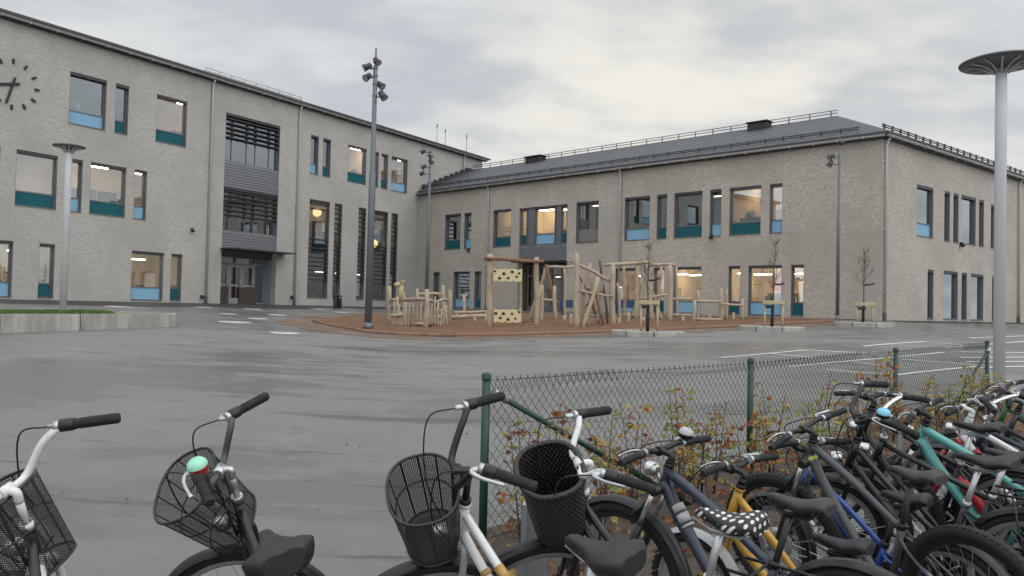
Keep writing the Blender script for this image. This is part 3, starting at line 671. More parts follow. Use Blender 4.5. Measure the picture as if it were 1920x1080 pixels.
# ------------------------------------------------------------------ masts and lamps
def mast(bpx, bpy_, tpy, r, label, spots, group='floodlight masts in the yard', z=None):
    b = gnd(bpx, bpy_) if z is None else None
    if b is None: p = at(bpx, bpy_, z); b = gp(p.x, p.y)
    H = at(bpx, tpy, b.y).z - b.z
    t = Thing('floodlight_mast', b, label, 'light mast', group)
    q = MB(); q.tube([b + V((0, 0, -.2)), b + V((0, 0, H*.55)), b + V((0, 0, H*.56)), b + V((0, 0, H*.93)), b + V((0, 0, H*.94)), b + V((0, 0, H))], [r, r*.92, r*.72, r*.55, r*.3, r*.25], 14); t.add('pole', q, G['mast_grey'])
    q = MB(); q.bev(b + V((-r*2.2, -r*2.2, -.2)), b + V((r*2.2, r*2.2, .035)), .01); q.tube([b + V((0, 0, .03)), b + V((0, 0, .25))], [r*1.5, r*1.15], 14); t.add('base_plate', q, G['mast_grey'])
    k = b.y / FP
    for sx, sy, sr, az, tilt in spots:
        c = at(sx, sy, b.y); c.y = b.y + random.uniform(-.12, .12); d = V((math.cos(az)*math.cos(tilt), math.sin(az)*math.cos(tilt), -math.sin(tilt)))
        q = MB(); L = sr * 2.1; q.tube([c - d*L*.55, c - d*L*.45, c + d*L*.1, c + d*L*.5], [sr*.5, sr*.75, sr*.8, sr], 14)
        so = t.add('spotlight', q, G['dark_metal'])
        q = MB(); a = V((b.x, b.y, c.z)); q.tube([a, a.lerp(c, .5) + V((0, 0, -.06)), c - V((0, 0, sr*.2))], .025, 6); q.ball(a, r*.75, 8, 0, (1, 1, 1.2)); t.add('bracket', q, G['mast_grey'], so)
        q = MB(); q.tube([c + d*L*.502, c + d*L*.51], sr*.85, 14); t.add('lens', q, G['alloy'], so)
mast(690, 619, 90, .125, 'tall dark floodlight mast standing at the near left edge of the bark bed', [(690, 127, .13, PI*1.1, .5), (688, 142, .13, PI*1.3, .7), (707, 115, .12, -.6, .8), (712, 158, .13, -.4, .6), (718, 180, .14, -.3, .9)])
mast(799, 585, 276, .11, 'grey floodlight mast standing in front of the inner corner of the two wings', [(793, 284, .13, PI, .6), (807, 293, .13, -.3, .6), (808, 303, .13, -.5, .7), (795, 313, .13, PI*1.2, .6), (791, 325, .13, PI, .8)], z=43.5)
mast(1570, 603, 258, .075, 'slim floodlight mast close to the blank brown brick corner of the low wing', [(1575, 268, .11, -.3, .4), (1560, 293, .12, PI*1.1, .5), (1557, 306, .12, PI*1.2, .9)])
def mushroom(b, H, R, r, label):
    t = Thing('yard_lamp', b, label, 'lamp', 'mushroom lamps in the yard')
    q = MB(); q.tube([b + V((0, 0, -.3)), b + V((0, 0, H*.93)), b + V((0, 0, H*.975))], [r, r*.96, r*.9], 20); t.add('pole', q, G['lamp_pole'])
    T = M4.Translation(b)
    q = MB(); q.lathe([(0.001, H), (R*.5, H), (R*.9, H-.02), (R, H-.05), (R*.99, H-.075), (R*.7, H-.085), (R*.25, H-.14), (r*1.05, H-.17), (.001, H-.17)], 48, T); t.add('shade', q, G['shade_grey'])
    q = MB()
    for i in range(12):
        a = 2*PI*i/12; u = V((math.cos(a), math.sin(a), 0)); q.tube([b + u*r*.85 + V((0, 0, H*.965)), b + u*(r*1.3) + V((0, 0, H-.24)), b + u*(R*.45) + V((0, 0, H-.13)), b + u*(R*.8) + V((0, 0, H-.09))], .014, 5)
    t.add('rib', q, G['lamp_pole'])
    q = MB(); q.bev(b + V((-.14, -.14, -.3)), b + V((.14, .14, .02)), .01); t.add('foot', q, G['galvanised'])
b = gnd(1873, 718); H = at(1878, 112, b.y).z - b.z
mushroom(b, H, 71 * b.y / FP, .098, 'tall pale mushroom lamp rising behind the fence end at the right')
# ------------------------------------------------------------------ raised lawn
P0 = gnd(-260, 640); P1 = gnd(0, 625); P2 = gnd(150, 619.5); P3 = gnd(318, 613)
topz = lambda p: gz(p.x, p.y) + .385
P4 = plan(332, P3.y + 1.4); P5 = plan(150, P3.y + 4.6); P6 = plan(-120, P3.y + 5)
P3b = plan(331, P3.y + .35)
outl = [V((p.x, p.y)) for p in (P0, P1, P2, P3)] + [P3b, P4, P5, P6]
zt = max(at(100, 589, P1.y + 2).z, .9)
zt = (at(0, 590, P1.y).z + at(330, 588, P3.y).z) / 2
t = Thing('planter_wall', V((P3.x, P3.y, gz(P3.x, P3.y))), 'pale concrete retaining wall round the raised lawn at the left', 'retaining wall')
cen = sum(outl, V((0, 0))) / len(outl)
inn = [p.lerp(cen, .05) for p in outl]
seg = MB(); n = len(outl)
for i in range(n):
    a, b_, c_, d_ = outl[i], outl[(i+1) % n], inn[(i+1) % n], inn[i]
    k = max(1, int((b_ - a).length / 2.5))
    for q in range(k):
        p0, p1 = a.lerp(b_, q/k + .004), a.lerp(b_, (q+1)/k - .004); i0, i1 = d_.lerp(c_, q/k + .004), d_.lerp(c_, (q+1)/k - .004); zb = .2
        bt = [V((*p, zb)) for p in (p0, p1, i1, i0)]; ch = .025
        mid = [V((*p, zt - ch)) for p in (p0, p1, i1, i0)]; cc = (p0 + p1 + i0 + i1) / 4
        tp = [V((*p.lerp(cc, .03 if p in (i0, i1) else .03), zt)) for p in (p0, p1, i1, i0)]
        N = len(seg.v); seg.v += bt + mid + tp
        for l in (0, 4):
            for e in range(4): f = (e+1) % 4; seg.face((N+l+e, N+l+f, N+l+4+f, N+l+4+e))
        seg.face((N+8, N+9, N+10, N+11))
t.add('wall_segment', seg, G['concrete'])
simple('dry_soil', (.20, .18, .13), .9, 0, .4, 6, .5, 30)
lawn = MB(); lawn.poly([V((*p, zt - .03)) for p in inn]); tag(lawn.build('lawn', G['dry_soil']), kind='structure')
gr = MB()
def inpoly(p, P):
    c = False
    for i in range(len(P)):
        a, b_ = P[i], P[i-1]
        if (a.y > p.y) != (b_.y > p.y) and p.x < (b_.x - a.x) * (p.y - a.y) / (b_.y - a.y) + a.x: c = not c
    return c
xs_ = [p.x for p in inn]; ys_ = [p.y for p in inn]; cnt = 0
while cnt < 7000:
    p = V((random.uniform(max(min(xs_), -14), max(xs_)), random.uniform(min(ys_), max(ys_))))
    if not inpoly(p, inn) or p.x / p.y > -.53 + random.uniform(-.05, .02): continue
    cnt += 1; h = random.uniform(.03, .085); a = random.uniform(0, PI); u = V((math.cos(a), math.sin(a), 0)) * .035; q = V((p.x, p.y, zt - .03)); w = V((random.uniform(-.03, .03), random.uniform(-.03, .03), h))
    gr.poly([q - u, q + u, q + w])
tag(gr.build('grass', G['grass']), kind='stuff')
bl_ = at(118, 581, P2.y + 3.2); b = V((bl_.x, bl_.y, zt - .03)); H = at(131, 271, b.y).z - b.z
mushroom(b, H, 28 * b.y / FP, .095, 'pale mushroom lamp standing on the raised lawn at the left')

# ------------------------------------------------------------------ playground
PG = 'log structures of the playground'
def log(mb, a, b, r, wob=.03, n=9, r2=None):
    a = V(a); b = V(b); k = max(3, int((b - a).length / .35)); pts = []; rr = []
    o1 = (b - a).orthogonal().normalized(); o2 = (b - a).normalized().cross(o1); ph = random.uniform(0, 6)
    for i in range(k + 1):
        u = i / k; e = math.sin(PI*u); pts.append(a.lerp(b, u) + o1 * wob * math.sin(5*u + ph) * e + o2 * wob * .7 * math.sin(7*u + ph*2) * e)
        rr.append((r + ((r2 or r*.9) - r) * u) * random.uniform(.94, 1.06) * (1 if 0 < i < k else .93))
    mb.tube(pts, rr, n)
def zg(px, py): return gnd(px, py).y
class Play:
    def __init__(s, name, px, py, label, cat, group=PG):
        s.b = gnd(px, py); s.t = Thing(name, s.b, label, cat, group)
    def post(s, bx, by, tx, ty, w, mat='wood_log', name='post', z=None, wob=.03):
        z = z or gnd(bx, by).y; b = at(bx, by, z); tp = at(tx, ty, z); b.z = min(b.z, gz(b.x, b.y)) - .1; mb = MB(); log(mb, b, tp, w * 1.14 * z / FP / 2, wob); s.t.add(name, mb, G[mat])
    def bar(s, ax, ay, bx, by, w, z0, z1=None, mat='wood_log', name='beam', wob=.03):
        z1 = z1 or z0; mb = MB(); log(mb, at(ax, ay, z0), at(bx, by, z1), w * 1.14 * z0 / FP / 2, wob); s.t.add(name, mb, G[mat])
z1 = zg(800, 618); z2 = zg(840, 609)
p = Play('play_fort', 770, 612, 'low log play fort with rails and upright stakes at the left of the bark bed', 'play fort')
for a in ((731, 609, 730, 537, 7), (799, 619, 800, 542, 8), (843, 612, 844, 543, 7), (781, 606, 782, 541, 5), (831, 605, 831, 535, 6), (757, 606, 757, 548, 5)): p.post(*a)
p.bar(732, 563, 799, 561, 6, zg(731, 609), z1, wob=.06); p.bar(801, 563, 844, 563, 6, z1, z2, wob=.06); p.bar(732, 606, 797, 608, 5, zg(731, 609), z1); p.bar(801, 608, 844, 609, 5, z1, z2, mat='wood_red')
p.bar(783, 551, 830, 552, 5, z1 + 1.5); p.bar(732, 591, 756, 590, 5, z1 + .5); p.bar(815, 580, 840, 585, 4, z2)
for x, y0, y1 in ((739, 604, 565), (748, 603, 570), (762, 606, 566), (768, 606, 568), (775, 606, 567), (784, 606, 550), (790, 606, 566), (745, 606, 556), (752, 604, 585), (805, 606, 575), (816, 606, 556), (838, 606, 572), (827, 604, 580), (811, 606, 566), (822, 606, 567), (833, 606, 567)): p.post(x, y0, x + random.uniform(-1, 1), y1, 4, name='stake', z=z1 + .6)
mb = MB(); q = at(752, 545, z1 + .8); k = z1 / FP; mb.tube([q + V((0, 0, -.45)), q, q + V((0, 0, 12*k))], [.09, .11, .07], 8); mb.ball(q + V((-5*k, 0, 11*k)), .13, 10, 0, (1.5, .8, .8)); mb.tube([q + V((2*k, .05, 14*k)), q + V((6*k, .05, 20*k))], [.05, .02], 6); mb.tube([q + V((0, -.08, 14*k)), q + V((3*k, -.08, 20*k))], [.05, .02], 6)
p.t.add('carved_head', mb, G['wood_pale'])
p = Play('balance_log', 870, 598, 'thick horizontal balance log lying between the fort and the climbing wall', 'balance log', PG); z = zg(865, 604)
p.bar(808, 595, 921, 593, 7, z); p.post(815, 604, 815, 592, 8, name='support', z=z); p.post(912, 604, 912, 590, 8, name='support', z=z)
p = Play('balance_log', 880, 592, 'thinner balance log with a forked stub behind the thick one', 'balance log', PG); z = zg(880, 598)
p.bar(850, 586, 919, 584, 5, z); p.post(871, 596, 870, 553, 6, z=z, name='stub'); p.bar(870, 558, 876, 551, 4, z, name='fork'); p.bar(870, 558, 865, 552, 4, z, name='fork'); p.post(856, 597, 856, 584, 5, z=z, name='support'); p.post(912, 597, 912, 583, 5, z=z, name='support')
p = Play('climbing_wall', 950, 612, 'tall log gate holding two pale yellow climbing panels with dark spots', 'climbing frame'); z = zg(920, 616)
p.post(920, 616, 918, 476, 11.5, 'wood_log'); p.post(1006, 609, 1006, 482, 9, z=z + .2); p.post(976, 606, 976, 504, 5, z=z + .4); p.bar(908, 485, 1020, 490, 6.5, z - .18, z + .1, 'wood_red')
def hpanel(x0, y0, x1, y1, zz):
    mb = MB(); a = at(x0, y1, zz); b_ = at(x1, y0, zz); W, Hh = b_.x - a.x, b_.z - a.z; yy = zz - .28; N = 30; rnd = random.Random(int(y0))
    tp = [V((a.x + W*i/N, 0, a.z + Hh*(1 - .07*math.sin(i/N*9)**2))) for i in range(N+1)]; bt = [V((a.x + W*i/N, 0, a.z + Hh*.06*math.sin(i/N*11)**2)) for i in range(N+1)]
    o = V((0, yy, 0)); k = V((0, .06, 0))
    for i in range(N):
        mb.quad(bt[i]+o, bt[i+1]+o, tp[i+1]+o, tp[i]+o); mb.quad(bt[i+1]+o+k, bt[i]+o+k, tp[i]+o+k, tp[i+1]+o+k); mb.quad(tp[i]+o, tp[i+1]+o, tp[i+1]+o+k, tp[i]+o+k); mb.quad(bt[i+1]+o, bt[i]+o, bt[i]+o+k, bt[i+1]+o+k)
    for q in (0, N): mb.quad(bt[q]+o, tp[q]+o, tp[q]+o+k, bt[q]+o+k)
    po = p.t.add('climb_panel', mb, G['climb_panel'])
    for i in range(7):
        c = V((a.x + W*((i+.5)/7 + rnd.uniform(-.03, .03)), yy - .012, a.z + Hh*(rnd.uniform(.2, .42) if i % 2 else rnd.uniform(.6, .82)))); h = MB(); h.ball(c, rnd.uniform(.04, .06), 10, 0, (1.1, .55, .9)); p.t.add('dark_spot', h, G['black'], po)  # black lumps for the dark spots of the panel
hpanel(925, 505, 979, 528, z); hpanel(926, 580, 977, 604, z)
p = Play('log_tripod', 1030, 598, 'leaning logs meeting in an A-frame beside the climbing panels', 'climbing frame'); z = zg(1040, 603)
p.post(992, 597, 1026, 496, 6, z=z + .6); p.post(1046, 600, 1024, 496, 6.5, 'wood_red', z=z + .3); p.bar(1022, 501, 1081, 500, 5, z + .4, z); p.post(1014, 607, 1016, 534, 8, z=z); p.post(1041, 602, 1040, 536, 7, z=z); p.post(1006, 609, 1013, 540, 6, z=z - .1)
p.post(1060, 600, 1058, 500, 5, z=z + .8); p.post(1000, 604, 1022, 545, 5, 'wood_red', z=z + .2); p.bar(1008, 560, 1046, 566, 4.5, z)
mb = MB(); mb.tube([at(1022, 536, z), at(1030, 560, z), at(1041, 580, z), at(1040, 560, z)], .02, 6); mb.tube([at(1018, 545, z), at(1040, 545, z)], .02, 6); p.t.add('rope', mb, G['black'])
p = Play('log_climber', 1110, 612, 'cluster of crossed leaning logs between two tall posts', 'climbing frame'); z = zg(1081, 615)
p.post(1081, 616, 1081, 474, 9); p.post(1149, 614, 1149, 496, 9.5); p.bar(1068, 488, 1146, 528, 5.5, z - .15, z + .3); p.post(1084, 606, 1107, 493, 7, z=z + .5); p.post(1092, 604, 1122, 520, 6.5, 'wood_pale', z=z - .3); p.post(1126, 604, 1104, 540, 6, 'wood_red', z=z + .6); p.post(1141, 605, 1124, 488, 4.5, 'bark_brown', z=z + .8, wob=.12); p.post(1100, 606, 1112, 505, 6, z=z + 1); p.bar(1083, 589, 1118, 592, 4, z + .5); p.post(1104, 608, 1090, 515, 5.5, z=z + .2); p.post(1116, 606, 1132, 515, 5, z=z + .4); p.bar(1084, 545, 1147, 556, 4.5, z + .1); p.post(1134, 606, 1118, 548, 5, 'wood_red', z=z - .2)
mb = MB(); mb.tube([at(1085, 517, z), at(1098, 540, z + .3), at(1120, 560, z)], .02, 6); mb.tube([at(1128, 545, z + .3), at(1110, 562, z), at(1098, 575, z)], .02, 6); p.t.add('rope', mb, G['black'])
p = Play('log_gate', 1200, 605, 'row of logs carrying a long level top beam behind the near tree', 'climbing frame'); z = zg(1192, 604)
p.bar(1132, 497, 1222, 491, 6, z - .2, z); p.bar(1218, 496, 1268, 497, 6, z); p.post(1192, 604, 1196, 494, 8); p.post(1224, 604, 1211, 496, 8, z=z); p.post(1243, 603, 1217, 530, 6, z=z + .4); p.post(1256, 606, 1256, 497, 8.5); p.post(1172, 601, 1170, 497, 5, z=z + 1.2); p.bar(1160, 590, 1215, 592, 4, z + .5, name='step'); p.post(1182, 602, 1205, 520, 5, z=z + .6); p.post(1232, 602, 1240, 500, 6, z=z + .5); p.bar(1196, 560, 1256, 552, 4.5, z); p.post(1270, 602, 1268, 500, 5, z=z + .8); p.post(1165, 603, 1158, 530, 5, z=z + .3)
p = Play('log_barrier', 1310, 602, 'low log barrier with double rails at the right end of the bark bed', 'log barrier'); z = zg(1302, 605)
for a in ((1302, 606, 1302, 563, 6), (1309, 603, 1309, 544, 5), (1352, 603, 1352, 540, 8), (1362, 602, 1362, 542, 6), (1393, 602, 1392, 560, 5)): p.post(*a)
p.bar(1258, 562, 1298, 560, 5, z); p.bar(1304, 565, 1350, 565, 5, z); p.bar(1256, 590, 1300, 591, 5, z); p.bar(1303, 598, 1354, 599, 5, z); p.bar(1352, 570, 1393, 572, 4, z)
for i, (px, py, hh, w) in enumerate(((1058, 606, 14, 7), (1070, 609, 20, 7), (1160, 611, 16, 8), (1178, 608, 24, 7), (1206, 606, 12, 8), (1280, 606, 13, 7), (1330, 603, 12, 7), (890, 607, 12, 7), (1375, 602, 16, 6))):
    b = gnd(px, py); k = b.y / FP; rr = w * k / 2; t = Thing('stepping_stump', b, ('short log stump before the log A-frame, left of a pair', 'taller log stump before the log A-frame, right of a pair', 'short wide log stump just right of the crossed leaning logs', 'tall log stump below the left end of the log gate', 'short log stump standing behind the nearest young tree', 'log stump before the left end of the log barrier', 'log stump before the middle of the log barrier', 'log stump before the thick balance log', 'small log stump at the right end of the log barrier')[i], 'log stump', 'stepping stumps in the bark bed'); q = MB(); log(q, b - V((0, 0, .1)), b + V((0, 0, hh * k)), rr, .01, 10); t.add('stump', q, G['wood_log']); q = MB(); q.tube([b + V((0, 0, hh*k - .01)), b + V((0, 0, hh*k + .012))], rr * .86, 12); t.add('cut_face', q, G['wood_pale'])
for px, w, lb in ((1066, 16, 'dark blue bench near the doors behind the log A-frame'), (1172, 22, 'dark blue bench by the wall behind the crossed logs')):
    b = gnd(px, 591); k = b.y / FP; t = Thing('blue_bench', b, lb, 'bench', 'blue benches by the low wing'); W = w * k
    q = MB(); q.bev(b + V((-W, -.25, .38)), b + V((W, .25, .46)), .02); t.add('seat', q, G['blue_plastic'])
    for sx in (-1, 1): q = MB(); q.bev(b + V((sx*W*.75-.05, -.2, -.05)), b + V((sx*W*.75+.05, .2, .378)), .01); t.add('leg', q, G['blue_plastic'])
    q = MB(); q.bev(b + V((-W, .2, .463)), b + V((W, .26, .80)), .02); t.add('backrest', q, G['blue_plastic'])
# litter bins by the wall
for px, lb in ((628.5, 'black litter bin by the tall windows, left of a pair'), (636.5, 'black litter bin by the tall windows, right of a pair')):
    b = gnd(px, 580.5); k = b.y / FP; w = 3.6 * k
    t = Thing('litter_bin', b, lb, 'bin', 'pair of bins by the wall'); q = MB(); q.bev(b + V((-w, -w, .05)), b + V((w, w, .62)), .03); t.add('body', q, G['black']); q = MB(); q.bev(b + V((-w*1.05, -w*1.05, .70)), b + V((w*1.05, w*1.05, .78)), .02); q.box(b + V((-w*.9, -w*.9, .62)), b + V((-w*.8, w*.9, .70))); q.box(b + V((w*.8, -w*.9, .62)), b + V((w*.9, w*.9, .70))); t.add('lid', q, G['black'])

# ------------------------------------------------------------------ young trees in kerb rings
def young_tree(cx, gy, rx0, rx1, tx, ty, sx0, sx1, sy, word, strap):
    b = gnd(cx, gy); k = b.y / FP; R = (rx1 - rx0) * k / 2; c = gnd((rx0 + rx1) / 2, gy); zc = gz(c.x, c.y)
    t = Thing('kerb_ring', V((c.x, c.y, zc)), f'pale concrete kerb ring round the {word} young tree', 'kerb ring', 'kerb rings round young trees')
    q = MB(); n = 8
    for i in range(n):
        a0, a1 = 2*PI*i/n + .02, 2*PI*(i+1)/n - .02; N = len(q.v); S = 5
        for s in range(S + 1):
            a = a0 + (a1 - a0) * s / S; u = V((math.cos(a), math.sin(a), 0))
            for r, z in ((R, -.1), (R, .10), (R - .02, .12), (R - .16, .12), (R - .18, .10), (R - .18, -.1)): q.v.append(V((c.x, c.y, zc)) + u*r + V((0, 0, z)))
        for s in range(S):
            for e in range(5): a = N + s*6 + e; q.face((a, a+1, a+7, a+6)[::-1])
        q.face(tuple(N+e for e in range(6))); q.face(tuple(N+S*6+e for e in range(6))[::-1])
    t.add('kerb_stone', q, G['concrete'])
    q = MB(); q.poly([V((c.x + (R-.15)*math.cos(2*PI*i/24), c.y + (R-.15)*math.sin(2*PI*i/24), zc + .05)) for i in range(24)]); t.add('soil', q, G['soil'])
    t = Thing('young_tree', b, f'bare young {word} tree with thin upright twigs inside a kerb ring', 'tree', 'young trees in the yard')
    tp = at(tx, ty, b.y); H = tp.z - b.z; q = MB(); pts = [b.lerp(tp, u) + V((.02*math.sin(9*u), .02*math.cos(7*u), 0)) * (1 if 0 < u < 1 else 0) for u in [i/8 for i in range(9)]]
    q.tube([pts[0] - V((0, 0, .1))] + pts, [.035] + [.032 * (1 - .8*i/8) for i in range(9)], 7); to = t.add('trunk', q, G['bark_brown'])
    q = MB(); q.tube([b + V((0, 0, .02)), b.lerp(tp, .2), b.lerp(tp, .30)], [.055, .05, .045], 8); t.add('trunk_guard', q, G['trunk_wrap'])
    q = MB(); rnd = random.Random(cx)
    for i in range(34):
        u = rnd.uniform(.42, .93); p = b.lerp(tp, u); a = rnd.uniform(0, 2*PI); L = rnd.uniform(.25, .75) * (1.25 - u) * H / 4.5 * 1.9; d = V((math.cos(a), math.sin(a), rnd.uniform(.9, 1.8))).normalized()
        e = p + d * L; m_ = p.lerp(e, .5) + V((math.cos(a), math.sin(a), 0)) * .05; q.tube([p, m_, e], [.0065, .0045, .0015], 5)
        for j in range(3): f = p.lerp(e, rnd.uniform(.3, .9)); aa = a + rnd.uniform(-1, 1); q.tube([f, f + V((math.cos(aa)*.6, math.sin(aa)*.6, 1)).normalized() * L * .35], [.006, .002], 4)
    t.add('crown', q, G['bark_brown'])
    t = Thing('tree_stake', b, f'pale timber stake frame tied to the {word} young tree', 'tree stake', 'stake frames beside young trees')
    for sx in (sx0, sx1): q = MB(); p0 = at(sx, gy - 1, b.y - .1); p0.z = b.z - .1; p1 = at(sx, sy, b.y - .1); q.tube([p0, p1], .04, 8); t.add('stake', q, G['wood_pale'])
    q = MB(); a = at(sx0 - 4, sy, b.y - .17); e = at(sx1 + 4, sy, b.y - .17); q.bev(V((a.x, a.y-.03, a.z-.06)), V((e.x, e.y+.03, e.z+.05)), .01); t.add('crossbar', q, G['wood_pale'])
    q = MB(); a = at(sx0 + 2, sy + 7, b.y - .16); e = at(cx + 3, sy + 8, b.y - .04); q.bev(V((a.x, a.y, a.z-.07)), V((e.x, e.y+.02, e.z+.05)), .01); t.add('tie', q, G['black'])
    q = MB(); a = at(strap[0], strap[2], b.y); e = at(strap[1], strap[3], b.y); q.tube([a, a.lerp(e, .5) + V((0, 0, -.03)), e], .035, 6); t.add('strap', q, G['black'])
young_tree(1214, 627, 1147, 1281, 1217, 452, 1202, 1233, 567, 'nearest', (1217, 1237, 526, 521))
young_tree(1447, 618, 1388, 1505, 1455, 440, 1434, 1467, 567, 'middle', (1452, 1470, 533, 531))
young_tree(1618, 610, 1567, 1671, 1622, 460, 1607, 1636, 570, 'farthest', (1621, 1640, 534, 531))

# ------------------------------------------------------------------ fence and hedge
t = Thing('chain_link_fence', fp(0), 'green chain link fence on four posts running away to the right', 'fence')
tops = [1.02, 1.01, 1.02, 1.06]
tops = [at(px, py, (fA + fT*3*i).y).z - fp(3*i).z for i, (px, py) in enumerate(((919, 703), (1411, 674), (1683, 654), (1853, 640)))]
for i in range(4):
    b = fp(3*i); q = MB(); r = .027; q.tube([b + V((0, 0, -.2)), b + V((0, 0, tops[i]))], r, 12); q.lathe([(r*1.12, tops[i]-.03), (r*1.15, tops[i]), (r*.8, tops[i]+.012), (.001, tops[i]+.016)], 12, M4.Translation(b)); t.add('post', q, G['post_green'])
for s0, s1, tz in ((0.05, 1.75, tops[0] - .12), (8.95, 7.3, tops[3] - .1)):
    a = fp(s0, -.045, tz); b = fp(s1, -.30 if s0 < 1 else -.045, 0); q = MB(); q.tube([a, b], .019, 10); t.add('brace', q, G['post_green']); q = MB(); d = (b - a).normalized(); q.tube([a - d*.03, a + d*.09], .026, 10); t.add('clamp', q, G['galvanised'])
q = MB(); S = .065; L = 9.0; hts = lambda s: tops[min(3, int(s/3))] + (tops[min(3, int(s/3)+1)] - tops[min(3, int(s/3))]) * ((s % 3)/3) - .035
wp = lambda s, h: fp(s, .0, h)
for d in (1, -1):
    k = -int(1.1 / S)
    while k * S < L + 1.1:
        s0 = k * S; pts = []
        for h in [i * .1 for i in range(12)]:
            s = s0 + d * h * .85
            if 0 <= s <= L and h <= hts(s): pts.append(wp(s, h + .03) + V((fN.x, fN.y, 0)) * .002 * d)
        # reach up to the top wire
        if len(pts) >= 2: q.tube([pts[0], pts[-1]] if len(pts) < 3 else [pts[0], pts[len(pts)//2], pts[-1]], .0020, 4, 0, False)
        k += 1
for hh in (None, .06):
    pts = [wp(i * .25, (hts(min(8.99, i*.25)) if hh is None else hh)) for i in range(37)]; q.tube(pts, .0028, 4, 0, False)
for i in range(int(L / S)):
    s = i * S; h = hts(s); q.tube([wp(s, h-.06), wp(s + .02, h), wp(s + .025, h + .022)], .0024, 3, 0, False); q.tube([wp(s + .062, h-.06), wp(s + .03, h), wp(s + .02, h + .022)], .0024, 3, 0, False)
t.add('wire_mesh', q, G['wire_green'])
LM = [G['leaf_orange'], G['leaf_rust'], G['leaf_yellow'], G['leaf_green'], G['bark_brown']]
def leaf(q, p, d, s, mi):
    d = d.normalized(); n = d.orthogonal().normalized(); n.rotate(M4.Rotation(random.uniform(0, 6.3), 3, d).to_quaternion()); w = n * s * .40; u = d.cross(n) * s * .12
    N = len(q.v); q.v += [p, p + d*s*.45 + w + u, p + d*s, p + d*s*.45 - w + u]; q.v[N+2] = p + d*s - u*1.6; q.face((N, N+1, N+2), mi); q.face((N, N+2, N+3), mi)
HP = [(.10, .86, 1), (.24, .95, 0), (.42, .80, 0), (.6, .88, 2), (.82, .70, 1), (1.05, .86, 0), (1.38, .70, 1), (1.62, .95, 3), (1.78, .90, 0), (1.9, .62, 3), (2.1, .78, 1), (2.4, .66, 0), (2.65, .60, 0), (2.9, .84, 2), (3.2, .55, 2), (3.45, .76, 3), (3.75, .86, 3), (4.0, .55, 2), (4.35, .62, 0), (4.65, .80, 2), (4.95, .98, 1), (5.25, .88, 1), (5.6, .75, 0), (5.95, .95, 2), (6.3, .92, 0), (6.65, .80, 3), (7.0, .98, 3), (7.35, 1.0, 2), (7.75, .85, 3), (8.15, .80, 2), (8.55, .78, 0), (8.9, .7, 2), (9.3, .8, 3)]
ordn = 'first second third fourth fifth sixth seventh eighth ninth tenth eleventh twelfth thirteenth fourteenth fifteenth sixteenth seventeenth eighteenth'.split(); sect = {}
hue = ['rust and orange', 'dark rust red', 'golden yellow', 'yellow green']
wts = [(5, 2, 5, 2), (3, 4, 4, 2), (1, 1, 7, 5), (1, 0, 5, 8)]
for i, (s, h, kd) in enumerate(HP):
    h *= .95 if s < 3 else (.98 if s < 5 else .72); y = random.uniform(-.42, -.22); b = fp(s, y); rnd = random
    si = min(3, int(s // 3)); sect[si] = sect.get(si, -1) + 1
    t = Thing('hedge_plant', b, f"sapling with {hue[kd]} leaves, {ordn[sect[si]]} past the {('first', 'second', 'third', 'last')[si]} fence post", 'hedge plant', 'autumn saplings along the chain link fence')
    st = MB(); lf = MB(); ns = rnd.choice((2, 3, 3, 4))
    for k in range(ns):
        a = rnd.uniform(0, 2*PI); hh = h * rnd.uniform(.65, 1.0) if k else h; e = b + V((math.cos(a) * .10, math.sin(a) * .10, hh)); mid = b.lerp(e, .5) + V((rnd.uniform(-.04, .04), rnd.uniform(-.04, .04), 0))
        st.tube([b - V((0, 0, .03)), mid, e], [.006, .0045, .002], 5)
        nl = int(33 * hh)
        for j in range(nl):
            u = rnd.uniform(.22, 1.0); p = (b.lerp(mid, u*2) if u < .5 else mid.lerp(e, u*2-1)); aa = rnd.uniform(0, 2*PI); tw = V((math.cos(aa), math.sin(aa), rnd.uniform(.1, 1))).normalized() * rnd.uniform(.02, .13) * (1.25 - u)
            st.tube([p, p + tw], [.0026, .0015], 3, 0, False)
            leaf(lf, p + tw, V((math.cos(aa), math.sin(aa), rnd.uniform(-.7, .5))), rnd.uniform(.035, .068), rnd.choices((0, 1, 2, 3), wts[kd])[0])
    t.add('stem', st, G['stem_brown']); t.add('foliage', lf, LM)
lf = MB()
for i in range(1500):
    p = fp(random.uniform(-.3, 9.6), random.uniform(-1.1, .2), .03 + random.uniform(0, .03)); leaf(lf, p, V((random.uniform(-1, 1), random.uniform(-1, 1), random.uniform(-.1, .35))), random.uniform(.035, .07), random.choices((0, 1, 2, 3), (4, 6, 2, 1))[0])
for i in range(40):
    p = gp(random.uniform(-5, 2), random.uniform(2.5, 9), .008)
    leaf(lf, p, V((random.uniform(-1, 1), random.uniform(-1, 1), .1)), random.uniform(.015, .035), 4)
tag(lf.build('fallen_leaves', LM), kind='stuff')

